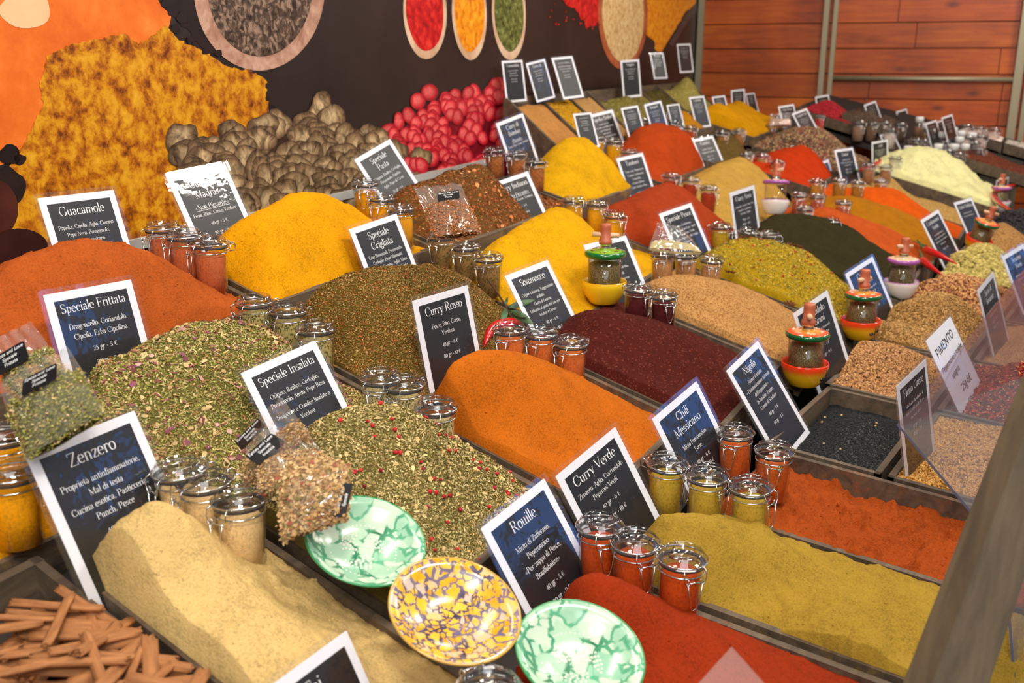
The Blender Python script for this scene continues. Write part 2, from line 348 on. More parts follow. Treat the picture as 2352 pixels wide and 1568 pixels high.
def text_mesh(V, F, txt, size, x0, z0, nib=(4.2, 1.25), serif=True, slant=0, center=True, y=0, rot=0):
    """appends glyph quads (local x right, z up) for one line; size = em in metres; returns width"""
    k = size/100
    adv = lambda c: GL[c][0] if c in GL else 26
    w = sum(adv(c) for c in txt)*k
    px = -w/2 if center else 0
    cr, sr = math.cos(rot), math.sin(rot)
    def put(pts):
        o = len(V)
        for a, b in pts:
            X = px+(a+slant*b)*k; Z = b*k; V.append((x0+X*cr-Z*sr, y, z0+X*sr+Z*cr))
        return o
    def sweep(pts, nx, nz):
        n = len(pts); P = np.array(pts, float); T = np.zeros_like(P)
        T[1:-1] = P[2:]-P[:-2]; T[0] = P[1]-P[0]; T[-1] = P[-1]-P[-2]
        if n > 3 and np.allclose(P[0], P[-1], atol=.05): T[0] = T[-1] = P[1]-P[-2]
        T /= np.linalg.norm(T, axis=1, keepdims=True)+1e-9; nn = np.stack([-T[:, 1], T[:, 0]], 1)
        hh = np.sqrt((nx*nn[:, 0])**2+(nz*nn[:, 1])**2); off = np.stack([nx*nx*nn[:, 0], nz*nz*nn[:, 1]], 1)/hh[:, None]
        o = put(np.concatenate([P+off, P-off]).tolist())
        for i in range(n-1): F.append((o+i, o+n+i, o+n+i+1, o+i+1))
    for c in txt:
        for st in (GL[c][1] if c in GL else []):
            kd = st[0]; a = [float(v) for v in st[1:]]
            if kd in 'LlB':
                pts = [(a[i], a[i+1]) for i in range(0, len(a), 2)]
                for i in range(len(pts)-1):
                    w_ = nib if kd == 'L' else ((nib[1]*1.15, nib[1]*1.15) if kd == 'l' else (nib[1]*2, nib[1]*2))
                    if not serif: w_ = nib
                    sweep(pts[i:i+2], *w_)
            elif kd == 'A':
                nseg = max(5, int(abs(a[5]-a[4])/24)); sweep([(a[0]+a[2]*math.cos(R_(a[4]+(a[5]-a[4])*i/nseg)), a[1]+a[3]*math.sin(R_(a[4]+(a[5]-a[4])*i/nseg))) for i in range(nseg+1)], *nib)
            elif kd == 'S' and serif:
                sweep([(a[0]-a[2]/2, a[1]), (a[0]+a[2]/2, a[1])], nib[1], nib[1]*.9)
            elif kd == 'D':
                o = put([(a[0]+a[2]*math.cos(t*math.pi/4), a[1]+a[2]*math.sin(t*math.pi/4)) for t in range(8)]); F.append((o, o+1, o+2, o+3)); F.append((o, o+3, o+4, o+7)); F.append((o+7, o+4, o+5, o+6))
        px += adv(c)*k
    return w
def text_width(txt): return sum((GL[c][0] if c in GL else 26) for c in txt)/100

# ---------------------------------------------------------------- crates
def beam(mb, p, q, w, hgt, inward, up=Vector((0, 0, 1))):
    """board from p to q (its top outer edge), thickness w towards inward, hanging hgt down"""
    p = Vector(p); q = Vector(q); d = (q-p).normalized(); i = Vector(inward); i = (i-d*i.dot(d)).normalized()
    dn = -up
    vs = [p, q, q+i*w, p+i*w]; vs = vs+[v+dn*hgt for v in vs]
    mb.add(vs, [(0,1,2,3),(7,6,5,4),(0,4,5,1),(1,5,6,2),(2,6,7,3),(3,7,4,0)])
TRAY = {}
def crate(key, row, x0, x1, d0, d1, label, dust=None, depth=.062, up=0, wall=.011, group=None):
    TRAY[key] = (row, x0, x1, d0, d1, up)
    m = crate_mat(dust)
    BL, BR, FR, FL = [Vector(rp_(row, x, d, up)) for x, d in ((x0, d0), (x1, d0), (x1, d1), (x0, d1))]
    c = (BL+BR+FR+FL)/4; base = c-Vector((0, 0, depth))
    e = empty('wooden_crate', base); tag(e, label, 'crate')
    off = -base
    for nm, a, b in (('back_board', BL, BR), ('front_board', FR, FL), ('side_board', BL, FL), ('side_board', FR, BR)):
        mb = MB(); beam(mb, a+off, b+off, wall, depth, c-(a+b)/2); mb.build(nm, m, e, smooth=False)
    mb = MB(); lo = Vector((0, 0, -depth)); P = [v+off+lo for v in (BL, BR, FR, FL)]
    P = P+[v+Vector((0, 0, .008)) for v in P]
    mb.add(P, [(3,2,1,0),(4,5,6,7),(0,1,5,4),(1,2,6,5),(2,3,7,6),(3,0,4,7)]); mb.build('bottom_board', m, e, smooth=False)
    return e
# ---------------------------------------------------------------- heaps
def tps(P, h, lam=1e-4):
    n = len(P); D = np.linalg.norm(P[:, None]-P[None], axis=2); K = np.where(D > 0, D*D*np.log(D+1e-12), 0)+lam*np.eye(n)
    A = np.zeros((n+3, n+3)); A[:n, :n] = K; A[:n, n] = 1; A[:n, n+1:] = P; A[n, :n] = 1; A[n+1:, :n] = P.T
    w = np.linalg.solve(A, np.concatenate([h, [0, 0, 0]]))
    def f(Q):
        D = np.linalg.norm(Q[:, None]-P[None], axis=2); return (np.where(D > 0, D*D*np.log(D+1e-12), 0)) @ w[:n]+w[n]+Q @ w[n+1:]
    return f
TEMPL = {}
def _ico(sub):
    import bmesh
    bm = bmesh.new(); bmesh.ops.create_icosphere(bm, subdivisions=sub, radius=.5); V = [v.co[:] for v in bm.verts]; F = [[v.index for v in f.verts] for f in bm.faces]; bm.free(); return np.array(V), F
def _lth(prof, n):
    b = MB(); b.lathe(prof, n); return np.array(b.v), b.f
TEMPL['ball'] = _ico(2); TEMPL['pebble'] = _ico(1)
V_, F_ = _lth([(.01, -.5), (.18, -.3), (.2, .05), (.01, .5)], 5); TEMPL['seed'] = (V_[:, [2, 0, 1]], F_)
V_, F_ = _lth([(.01, -.5), (.2, -.34), (.27, 0), (.18, .3), (.01, .5)], 7); TEMPL['pod'] = (V_[:, [2, 0, 1]], F_)
TEMPL['leaf'] = (np.array([(-.5, 0, 0), (0, -.22, .07), (.5, 0, .03), (0, .22, .07)]), [(0, 1, 2, 3)])
TEMPL['chip'] = (np.array([(-.5, -.2, 0), (.1, -.35, .06), (.5, .05, 0), (-.1, .35, .1), (-.45, .2, .04)]), [(0, 1, 2, 3), (0, 3, 4)])
TEMPL['strip'] = (np.array([(-.5, -.07, .0), (-.5, .07, .0), (0, -.09, .12), (0, .09, .12), (.5, -.05, -.02), (.5, .05, -.02)]), [(0, 2, 3, 1), (2, 4, 5, 3)])
def scatter_arrays(P, Nn, spec, rng):
    V0, F0 = TEMPL[spec['t']]; n = len(P); k = len(V0)
    s = rng.uniform(spec['s'][0], spec['s'][1], n)
    a = rng.uniform(0, 2*np.pi, n); jit = rng.normal(0, spec.get('tilt', .5), (n, 3))
    up = Nn+jit*.6; up /= np.linalg.norm(up, axis=1, keepdims=True)
    t = np.stack([np.cos(a), np.sin(a), np.zeros(n)], 1); t -= up*(t*up).sum(1, keepdims=True); t /= np.linalg.norm(t, axis=1, keepdims=True)
    b = np.cross(up, t); asp = rng.uniform(*spec.get('asp', (.8, 1.25)), n)
    V = P[:, None]+s[:, None, None]*(t[:, None]*V0[None, :, :1]+b[:, None]*V0[None, :, 1:2]*asp[:, None, None]+up[:, None]*V0[None, :, 2:3])+Nn[:, None]*spec.get('lift', .0008)
    cols = np.array([lin(c) for c, w in spec['c']]); w = np.array([w for c, w in spec['c']], float); ci = rng.choice(len(cols), n, p=w/w.sum())
    C = cols[ci]*rng.uniform(.72, 1.25, (n, 1))
    F4 = [f for f in F0 if len(f) == 4]; F3 = [f for f in F0 if len(f) == 3]
    o = (np.arange(n)*k)[:, None, None]
    f4 = (np.array(F4)[None]+o).reshape(-1, 4) if F4 else np.zeros((0, 4), int); f3 = (np.array(F3)[None]+o).reshape(-1, 3) if F3 else np.zeros((0, 3), int)
    return V.reshape(-1, 3), f4, f3, np.repeat(C, k, 0)
HEAPF = {}
def heap(key, name, label, cat, mat, ctrl, edge=(-.012, -.014, -.012, -.012), amp=.0028, lump=.0055, step=None, scatter=(), extra=(), inset=.011, lam=2e-4, scmat=None, hmin=-.045, crumb=0, clump=150, cs=(.0016, .0045)):
    if not scatter and clump: scatter = (dict(t='pebble', n=clump, s=cs, c=[((128, 128, 128), 1)], lift=-.0004, own=True, tilt=.8), dict(t='pebble', n=clump//12, s=(cs[1], cs[1]*1.8), c=[((128, 128, 128), 1)], lift=-.0015, own=True, tilt=.8))
    row, x0, x1, d0, d1, up = TRAY[key]; ins = inset*.5
    x0 += ins; x1 -= ins; d0 += ins; d1 -= ins
    def q(u, v):
        x = x0+(x1-x0)*u; d = d0+(d1-d0)*v
        y0, xx, s, zb, t = ROW[row]; return x, y0+s*(x-xx)-d, zb-t*d+up
    C = []; H = []; bad = []
    def uv(p):
        y0, xx, s, zb, t = ROW[row]; dy = y0+s*(p[0]-xx)-p[1]; return (p[0]-x0)/(x1-x0), (dy-d0)/(d1-d0)
    for c in ctrl:
        if len(c) == 3: px, py, hh = c; p = on(px, py, row, up+hh)
        else:
            px, py, _, dy = c; y0, xx, s, zb, t = ROW[row]; d = ray(px, py); k = (y0-s*xx-dy)/(d[1]-s*d[0]); p = C0+d*k; hh = p[2]-(zb-t*dy+up)
        u, v = uv(p)
        if u < -.05 or u > 1.05 or v < -.08 or v > 1.1: bad.append((px, py, round(u, 2), round(v, 2)))
        if -.12 < u < 1.12 and -.2 < v < 1.2: C.append((min(max(u, .02), .98), min(max(v, .03), .97))); H.append(hh)
    for u, v, hh in extra: C.append((u, v)); H.append(hh)
    if bad: print('heap', key, 'outside', bad)
    asp = (x1-x0)/(d1-d0)
    cr = [(u, v) for u, v in C]
    for i in range(7):
        for (u, v), hh in (((i/6, 0), edge[0]), ((i/6, 1), edge[1]), ((0, i/6), edge[2]), ((1, i/6), edge[3])):
            if hh is None: continue
            if all((u-a)**2+(v-b)**2 > .012 for a, b in cr): C.append((u, v)); H.append(hh)
    P = np.array(C); SC = np.array([asp**.5, asp**-.5]); f = tps(P*SC, np.array(H), lam)
    dist = np.linalg.norm(np.array(q(.5, .5))-C0)
    st = step or max(.0026, dist*.0022)
    nu = int(min(230, max(40, (x1-x0)/st))); nv = int(min(230, max(30, (d1-d0)/st)))
    U, V = np.meshgrid(np.linspace(0, 1, nu), np.linspace(0, 1, nv)); X, Y, Z = q(U, V)
    hh = f(np.stack([U.ravel(), V.ravel()], 1)*SC).reshape(U.shape)
    sd = sum(map(ord, key)) % 97
    hh = np.clip(hh, hmin, max(H, default=0)+.012)
    nz = lump*(fbm(X, Y, 16, 3, sd)+.5*(1-2*np.abs(fbm(X*.6+Y*.8, Y*.6-X*.8, 9, 2, sd+3))))+amp*(fbm(X, Y, 60, 3, sd+5)+.5*fbm(X, Y, 150, 2, sd+7))
    if crumb: nz = nz+crumb*np.maximum(0, fbm(X, Y, 55, 3, sd+9)-.12)
    Z = Z+hh+nz
    org = np.array(q(.5, .5)); G = np.stack([X, Y, Z], 2)-org
    HEAPF[key] = (G+org, x0, x1, d0, d1, row)
    Vv = G.reshape(-1, 3); idx = np.arange(nu*nv).reshape(nv, nu)
    F4 = np.stack([idx[1:, :-1], idx[1:, 1:], idx[:-1, 1:], idx[:-1, :-1]], 2).reshape(-1, 4)
    # skirt down to the crate bottom so the heap is solid
    ring = np.concatenate([idx[0, :], idx[1:, -1], idx[-1, -2::-1], idx[-2:0:-1, 0]]); sk = Vv[ring].copy()
    zb = min(-.05, sk[:, 2].min()-.004); u_, v_ = None, None
    plane = np.array([q((p[0]+org[0]-x0)/(x1-x0), 0)[2] for p in sk]); Yb = sk[:, 1]+org[1]
    y0, xx, s, zb_, t = ROW[row]; sk[:, 2] = np.minimum(sk[:, 2]-.003, zb_-t*(y0+s*(sk[:, 0]+org[0]-xx)-Yb)+up-.05-org[2])
    nb = len(Vv); r2 = nb+np.arange(len(ring)); Vv = np.concatenate([Vv, sk])
    F4 = np.concatenate([F4, np.stack([ring, np.roll(ring, -1), np.roll(r2, -1), r2], 1)])
    mats = [mat]; mi = np.zeros(len(F4), int); col = None
    if scatter:
        mats.append(scmat or attrmat('dry_flakes')); dU = np.gradient(G, axis=1); dV = np.gradient(G, axis=0); Nn = np.cross(dU, dV); Nn *= np.sign(Nn[..., 2:3]); Nn /= np.linalg.norm(Nn, axis=2, keepdims=True)
        col = [np.ones((len(Vv), 3))*.3]; VV = [Vv]; A4 = [F4]; A3 = [np.zeros((0, 3), int)]; o = len(Vv); rng = np.random.default_rng(sd)
        for sp in scatter:
            n = sp['n']; a = rng.uniform(.5, nu-1.5, n); b = rng.uniform(.5, nv-1.5, n)
            if 'mask' in sp:
                k = sp['mask'](a/nu, b/nv, rng); a, b = a[k], b[k]
            i = a.astype(int); j = b.astype(int); fa = (a-i)[:, None]; fb = (b-j)[:, None]
            Pp = (G[j, i]*(1-fa)+G[j, i+1]*fa)*(1-fb)+(G[j+1, i]*(1-fa)+G[j+1, i+1]*fa)*fb
            v, f4, f3, c = scatter_arrays(Pp, Nn[j, i], sp, rng)
            VV.append(v); A4.append(f4+o); A3.append(f3+o); col.append(c); o += len(v)
        own = [bool(sp.get('own')) for sp in scatter]; nq = len(F4); Vv = np.concatenate(VV); F4 = np.concatenate(A4); F3 = np.concatenate(A3); col = np.concatenate(col)
        mi = np.ones(len(F4)+len(F3), int); mi[:nq] = 0
        if all(own): mi[:] = 0
    else: F3 = np.zeros((0, 3), int)
    ob = np_mesh(name, Vv, F4, F3, mats, mi, col, loc=org)
    return tag(ob, label, cat, kind='stuff')
def ground(key, x, y):
    """height of a heap's surface at a world point (nearest grid sample)"""
    G, x0, x1, d0, d1, row = HEAPF[key]; y0, xx, s, zb, t = ROW[row]
    u = (x-x0)/(x1-x0); v = (y0+s*(x-xx)-y-d0)/(d1-d0); nv, nu = G.shape[:2]
    return G[int(min(max(v, 0), 1)*(nv-1)), int(min(max(u, 0), 1)*(nu-1)), 2]

# ---------------------------------------------------------------- price signs
POSE = {'guac':[0.9353,1.4439,-0.2085,0.1524,0.2926,-0.0309],'madras':[1.267,1.5613,-0.2085,0.0169,0.4267,0.0714],'fritt':[0.7921,1.2205,-0.3037,0.1461,0.2802,-0.0568],'pasta':[1.8872,1.6621,-0.2192,-0.1001,0.4776,0.3082],'grig':[1.4965,1.3229,-0.3161,-0.0089,0.3745,0.0871],'bombay':[2.701,1.7975,-0.1884,-0.0971,0.2836,0.1837],'indiano':[2.231,1.4875,-0.3113,-0.2772,0.446,0.1747],'tand':[3.0465,1.5425,-0.3198,-0.1912,0.3879,0.0685],'pesce':[2.5547,1.1473,-0.4054,-0.2644,0.4664,0.1188],'dolce':[3.4495,1.8811,-0.2065,-0.3017,0.3983,0.1411],'cumino':[4.0388,1.7029,-0.3313,-0.2643,0.4981,0.0802],'nero':[2.9595,1.1087,-0.3923,-0.1721,0.1779,0.0738],'somm':[1.6703,1.07,-0.4117,-0.0921,0.5324,0.0688],'rosso':[1.2983,1.0038,-0.3826,-0.0225,0.2212,-0.005],'insal':[0.9332,1.0085,-0.403,0.0087,0.4903,0.0756],'zenz':[0.5964,0.9632,-0.3969,0.128,0.4217,-0.0011],'rouille':[0.9749,0.6428,-0.5478,-0.0476,0.5335,0.0966],'verde':[1.1482,0.6345,-0.5343,-0.1935,0.4421,0.2181],'mess':[1.4229,0.6242,-0.5359,-0.1588,0.4612,0.1885],'nig':[1.7553,0.6361,-0.5464,-0.135,0.5347,0.1924],'corg':[2.1472,0.6309,-0.5202,-0.2656,0.3011,0.2066],'cums':[2.6561,0.6608,-0.5285,-0.2895,0.4154,0.1964],'card':[3.7249,0.7028,-0.5356,-0.2731,0.5032,0.1758],'anice':[4.2025,0.6781,-0.5372,-0.2868,0.5176,0.0497],'pim':[2.1904,0.3696,-0.5525,-0.2032,0.4695,0.1823],'fieno':[1.7753,0.3343,-0.5319,-0.1251,0.166,0.1041],'semi':[2.6716,0.3554,-0.5367,-0.1228,0.2878,0.1645],'snero':[3.2124,0.3653,-0.5455,-0.307,0.4138,0.1448],'gmas':[2.0448,1.0923,-0.4133,-0.25,0.5274,0.0357],'zaat':[4.6996,1.2883,-0.4061,-0.3135,0.3433,0.0241],'coria':[4.4578,2.9507,-0.019,-0.2339,0.1287,0.0435],'cur2':[4.6757,2.9454,-0.0235,-0.233,0.2452,0.1631],'gl':[4.4022,2.6184,-0.0017,-0.2545,0.3636,0.0648],'orig':[5.3527,2.7286,-0.0188,-0.3346,0.1077,0.0514],'cip':[7.64,3.6544,0.0295,-0.3725,0.2857,0.0159],'last':[7.192,3.2202,0.0914,-0.3438,0.1916,0.0329],'berb':[5.4979,2.795,-0.2892,-0.3019,0.332,0.0849],'bouq':[5.2881,2.543,-0.2515,-0.2881,0.318,0.1283],'sm':[7.6298,3.4865,-0.3723,-0.3267,0.3392,0.056],'colo':[6.3676,2.7421,-0.2557,-0.3386,0.3407,0.0487],'mar':[7.4115,3.0116,-0.2907,-0.342,0.3384,0.0571],'sp':[7.3363,2.8294,-0.2372,-0.3702,0.089,0.0506],'sp2':[10.7124,3.9923,-0.383,-0.3486,0.3389,0.0544],'hot':[5.2206,2.9616,-0.3188,-0.2961,0.3455,0.0311],'mas':[3.9605,1.711,-0.2667,-0.2431,0.3043,0.172],'affu':[5.7171,2.1409,-0.455,-0.3562,0.396,0.1026],'prosa':[5.9981,2.0072,-0.2795,-0.3453,0.3344,0.0706],'cinque':[5.6314,1.8064,-0.291,-0.3517,0.5366,0.1985],'a':[7.115,2.1311,-0.2606,-0.3816,0.2146,0.0844],'pnero':[6.7698,1.8529,-0.3782,-0.3004,0.3905,0.1685],'b1':[6.9834,1.7707,-0.2955,-0.322,0.3817,0.1735],'b2':[8.1047,1.815,-0.3905,-0.3372,0.2508,0.1245],'b3':[6.7119,1.2323,-0.3511,-0.2665,0.3243,0.1147],'c1':[7.7274,1.6218,-0.4718,-0.3666,0.4496,0.1403],'c2':[6.6826,1.3151,-0.3865,-0.2763,0.3244,0.1124],'c3':[7.7822,1.4621,-0.4371,-0.2725,0.3243,0.1135],'d1':[6.5318,1.5367,-0.4602,-0.3623,0.5628,0.0502],'d2':[7.2771,1.6066,-0.5143,-0.2585,0.4533,0.2014],'was':[5.7352,1.3804,-0.4429,-0.3619,0.0929,0.0559],'keb':[4.4973,1.4425,-0.4568,-0.3561,0.38,0.0973],'poke':[4.6912,1.391,-0.4732,-0.3231,0.3417,0.1373],'forte':[4.7362,1.5759,-0.5422,-0.3622,0.3513,-0.0099],'rdark':[6.3614,0.8269,-0.673,-0.3049,-0.0021,0.0567],'bl':[8.3664,1.02,-0.7319,-0.2282,0.3327,0.095],'tai':[0.5726,0.6164,-0.5483,0.2089,0.5141,-0.1151]}
SW, SH = .148, .21
def rrect(w, h, r, n=4):
    P = []
    for cx, cz, a0 in ((w/2-r, h/2-r, 0), (-w/2+r, h/2-r, 90), (-w/2+r, -h/2+r, 180), (w/2-r, -h/2+r, 270)):
        for i in range(n+1): P.append((cx+r*math.cos(R_(a0+90*i/n)), cz+r*math.sin(R_(a0+90*i/n))))
    return P
def slab(mb, poly, y0, y1):
    n = len(poly); vs = [(x, y0, z) for x, z in poly]+[(x, y1, z) for x, z in poly]
    mb.add(vs, [tuple(range(n)), tuple(range(2*n-1, n-1, -1))]+[(i, i+n, (i+1) % n+n, (i+1) % n) for i in range(n)])
def sign_matrix(key, k=1.0):
    x, y, z, yaw, lean, roll = POSE[key]; c = Vector((x*k, y*k, z*k+CAM_H))
    ax = Vector((math.cos(yaw), math.sin(yaw), 0)); n = Vector((-math.sin(yaw), math.cos(yaw), 0)); up = n*math.sin(lean)+Vector((0, 0, 1))*math.cos(lean)
    a = ax*math.cos(roll)+up*math.sin(roll); b = -ax*math.sin(roll)+up*math.cos(roll); yv = b.cross(a)
    bot = c-b*SH*k
    return Matrix([[a[i]*k, yv[i]*k, b[i]*k, bot[i]] for i in range(3)]+[[0, 0, 0, 1]])
ROWS_SQUIGGLE = '~'
def squiggle(V, F, w, x0, z0, y, rng, k):
    """a line of print too small to read in the photo: short unreadable strokes"""
    x = x0-w/2
    while x < x0+w/2:
        ln = rng.uniform(.006, .016); e = min(x+ln, x0+w/2)
        while x < e:
            h = k*rng.choice([.45, .45, .45, .7]); o = len(V)
            V += [(x, y, z0), (x+k*.13, y, z0), (x+k*.13, y, z0+h), (x, y, z0+h)]; F.append((o, o+1, o+2, o+3)); x += k*.34
        x += k*.35
def price_sign(key, title, body, label, k=1.0, white=False, M=None, seed=0):
    """title: lines; body: lines ('~w' = unreadable line of width w, '' gap, 'u:' underlined)"""
    e = empty('price_sign', M=M if M is not None else sign_matrix(key, k)); tag(e, label, 'sign', 'laminated price signs')
    mb = MB(); slab(mb, [(x, z+SH/2) for x, z in rrect(SW+.014, SH+.014, .005)], -.0016, .0010)
    sl = mb.build('plastic_sleeve', SLEEVE, e, smooth=False)
    mb = MB(); slab(mb, [(x, z+SH/2) for x, z in rrect(SW, SH, .001, 1)], -.0004, .0004); cd_ = mb.build('white_card', CARDW, e, smooth=False)
    rng = np.random.default_rng(len(key)+seed+sum(map(ord, key)))
    V = []; F = []; yt = -.0010
    if not white:
        mb = MB(); slab(mb, [(x, z+SH/2) for x, z in ((.0615, .0935), (-.0615, .0935), (-.0615, -.0935), (.0615, -.0935))], -.0007, -.0004)
        pn = mb.build('black_panel', PANEL, e, smooth=False)
        z = SH-.011
        tw = max((text_width(t) for t in title), default=4); sz = min(.0215, .110/tw)
        for t in title:
            z -= sz*.98; text_mesh(V, F, t, sz, 0, z, y=yt)
        z -= .004
        bl = [b[2:] if b.startswith('u:') else b for b in body if b and not b.startswith('~')]
        mw = max([text_width(b) for b in bl if 'gr -' not in b]+[4.2]); bs = min(.0110, .108/mw)
        for b in body:
            if b == '': z -= .0052; continue
            if b.startswith('~'): z -= .0125; squiggle(V, F, float(b[1:])*.1, 0, z, yt, rng, .0080); continue
            und = b.startswith('u:'); b = b[2:] if und else b
            s_ = bs if 'gr -' not in b else .0112
            if und: s_ = min(.0145, .104/text_width(b))
            z -= s_*1.27; w = text_mesh(V, F, b, s_, 0, z, y=yt)
            if und:
                o = len(V); V += [(-w/2, yt, z-.0022), (w/2, yt, z-.0022), (w/2, yt, z-.0015), (-w/2, yt, z-.0015)]; F.append((o, o+1, o+2, o+3))
        me = bpy.data.meshes.new('lettering'); me.from_pydata(V, [], F); me.materials.append(INK); ob = bpy.data.objects.new('lettering', me); COL.objects.link(ob); ob.parent = pn
    else:
        for t, s_, x, z, rot in body: text_mesh(V, F, t, s_, x, z, nib=(4.6, 4.6), serif=False, slant=.12, y=yt, rot=rot)
        me = bpy.data.meshes.new('handwriting'); me.from_pydata(V, [], F); me.materials.append(BLACKINK); ob = bpy.data.objects.new('handwriting', me); COL.objects.link(ob); ob.parent = cd_
    return e

# ---------------------------------------------------------------- clip-top jars
def make_jar():
    e = empty('clip_top_jar')
    b = MB(); b.lathe([(.0001, 0), (.022, 0), (.0252, .003), (.0258, .012), (.0272, .052), (.0276, .060), (.0266, .0635), (.0278, .066), (.0276, .0695), (.0264, .071),
                       (.0246, .071), (.0246, .064), (.0252, .055), (.0236, .007), (.0001, .006)], 28); b.build('glass_body', JARGLASS, e)
    b = MB(); b.lathe([(.0001, .0065), (.0232, .0068), (.0240, .030), (.0248, .0575), (.020, .0625), (.0001, .0640)], 24); b.build('spice_fill', plain('fill', (200, 100, 40), .9), e)
    b = MB(); b.lathe([(.0246, .0712), (.0292, .0712), (.0296, .0725), (.0292, .0738), (.0246, .0738)], 28); b.build('rubber_seal', RUBBER, e)
    b = MB(); b.lathe([(.0001, .0760), (.0225, .0758), (.0250, .0740), (.0305, .0740), (.0312, .0760), (.0306, .0785), (.0272, .0792), (.0262, .0845), (.0235, .0862), (.0205, .0850), (.0190, .0800), (.0001, .0795)], 28); b.build('glass_lid', LIDGLASS, e)
    b = MB(); ring = lambda r, z, n=28: [(r*math.cos(2*math.pi*k/n), r*math.sin(2*math.pi*k/n), z) for k in range(n)]
    b.tube(ring(.0283, .0648), .0009, 5, True); b.tube(ring(.0316, .0772), .0009, 5, True)
    b.tube([(.009, .0305, .0772), (.011, .037, .0778), (.011, .0405, .0735), (.009, .039, .0660), (.007, .031, .0648)], .0009, 5)
    b.tube([(-.009, .0305, .0772), (-.011, .037, .0778), (-.011, .0405, .0735), (-.009, .039, .0660), (-.007, .031, .0648)], .0009, 5)
    b.tube([(-.011, .0402, .0735), (.011, .0402, .0735)], .0009, 5); b.build('wire_hinge', STEEL, e)
    b = MB()
    b.tube([(-.0125, -.0290, .0772), (-.0150, -.0335, .0745), (-.0150, -.0350, .0680), (-.0115, -.0352, .0610), (-.0075, -.0345, .0600), (-.0065, -.0335, .0645), (-.0095, -.0335, .0665)], .0009, 5)
    b.tube([(.0125, -.0290, .0772), (.0150, -.0335, .0745), (.0150, -.0350, .0680), (.0115, -.0352, .0610), (.0075, -.0345, .0600), (.0065, -.0335, .0645), (.0095, -.0335, .0665)], .0009, 5)
    b.tube([(-.0115, -.0340, .0625), (.0115, -.0340, .0625)], .0009, 5)
    b.tube([(-.0098, -.0355, .0620), (-.0066, -.0365, .0430), (-.0035, -.0355, .0330), (0, -.0350, .0312), (.0035, -.0355, .0330), (.0066, -.0365, .0430), (.0098, -.0355, .0620)], .0009, 5)
    b.build('wire_clasp', STEEL, e)
    for c in e.children:
        if c.name.startswith('spice_fill'): c.material_slots[0].link = 'OBJECT'
    return e
JAR0 = None
def jar(px, py, row, fill, label, yaw=-80, up=.101, k=1.0, group=None):
    """lid centre at (px, py); up = height of the lid above the row's display plane"""
    global JAR0
    if JAR0 is None: JAR0 = make_jar(); j = JAR0
    else: j = copy_tree(JAR0)
    p = on(px, py, row, up); j.location = (p[0], p[1], p[2]-.0985*k); j.rotation_euler = (R_(random.uniform(-2, 2)), R_(random.uniform(-2, 2)), R_(yaw+random.uniform(-14, 14))); j.scale = (k, k, k*1.17)
    for c in j.children:
        if c.name.startswith('spice_fill'): c.material_slots[0].link = 'OBJECT'; c.material_slots[0].material = fill
    tag(j, label, 'jar', group or 'clip-top spice jars'); return j
def jars(pts, row, fill, what, yaw=-80, up=.101, k=1.0):
    nm = {1: [''], 2: ['rear ', 'front '], 3: ['rearmost ', 'middle ', 'frontmost '], 4: ['rearmost ', 'second ', 'third ', 'frontmost ']}[len(pts)]
    for (px, py), s in zip(pts, nm): jar(px, py, row, fill, '%sclip-top glass jar %s' % (s, what), yaw, up, k)

# ---------------------------------------------------------------- setting: floor, banner wall, wood wall, metal posts
def struct(mb, name, m, smooth=False):
    o = mb.build(name, m, None, smooth=smooth); o['kind'] = 'structure'; return o
mb = MB(); mb.add([(-4, -5, 0), (9, -5, 0), (9, 5, 0), (-4, 5, 0), (-4, -5, -.1), (9, -5, -.1), (9, 5, -.1), (-4, 5, -.1)], [(0,1,2,3),(7,6,5,4),(0,4,5,1),(1,5,6,2),(2,6,7,3),(3,7,4,0)])
struct(mb, 'floor', plain('floor_concrete', (120, 112, 104), .8))
ms = .20; mdir = Vector((1, ms, 0)).normalized(); mnor = Vector((ms, -1, 0)).normalized()      # banner direction, and its normal facing the stall
def mural(px, py, off=0):
    d = ray(px, py); y0 = 1.64-ms*.95; k = y0/(d[1]-ms*d[0]); return Vector(C0+d*k)+mnor*off
MX = lambda x, z, off=0: Vector((x, 1.64+ms*(x-.95), z))+mnor*off
corner = mural(1603, 60)
mb = MB(); A = MX(-1.5, 0, -.02); B = MX(corner.x+.02, 0, -.02); up3 = Vector((0, 0, 3.2)); bk = -mnor*.08
mb.add([A, B, B+up3, A+up3, A+bk, B+bk, B+bk+up3, A+bk+up3], [(0,1,2,3),(7,6,5,4),(0,4,5,1),(1,5,6,2),(2,6,7,3),(3,7,4,0)])
struct(mb, 'wall_back', plain('board_dark', (60, 55, 50), .8))
wdir = Vector((ms, -1, 0)).normalized(); wn_ = Vector((-1, -ms, 0)).normalized()               # wood wall runs towards the street, faces the viewer
K0 = Vector((corner.x, corner.y, 0))
def wall_pt(px, py, off=0):
    d = Vector(ray(px, py)); t = (K0-Vector(C0)).dot(wn_)/d.dot(wn_); return Vector(C0)+d*t+wn_*off
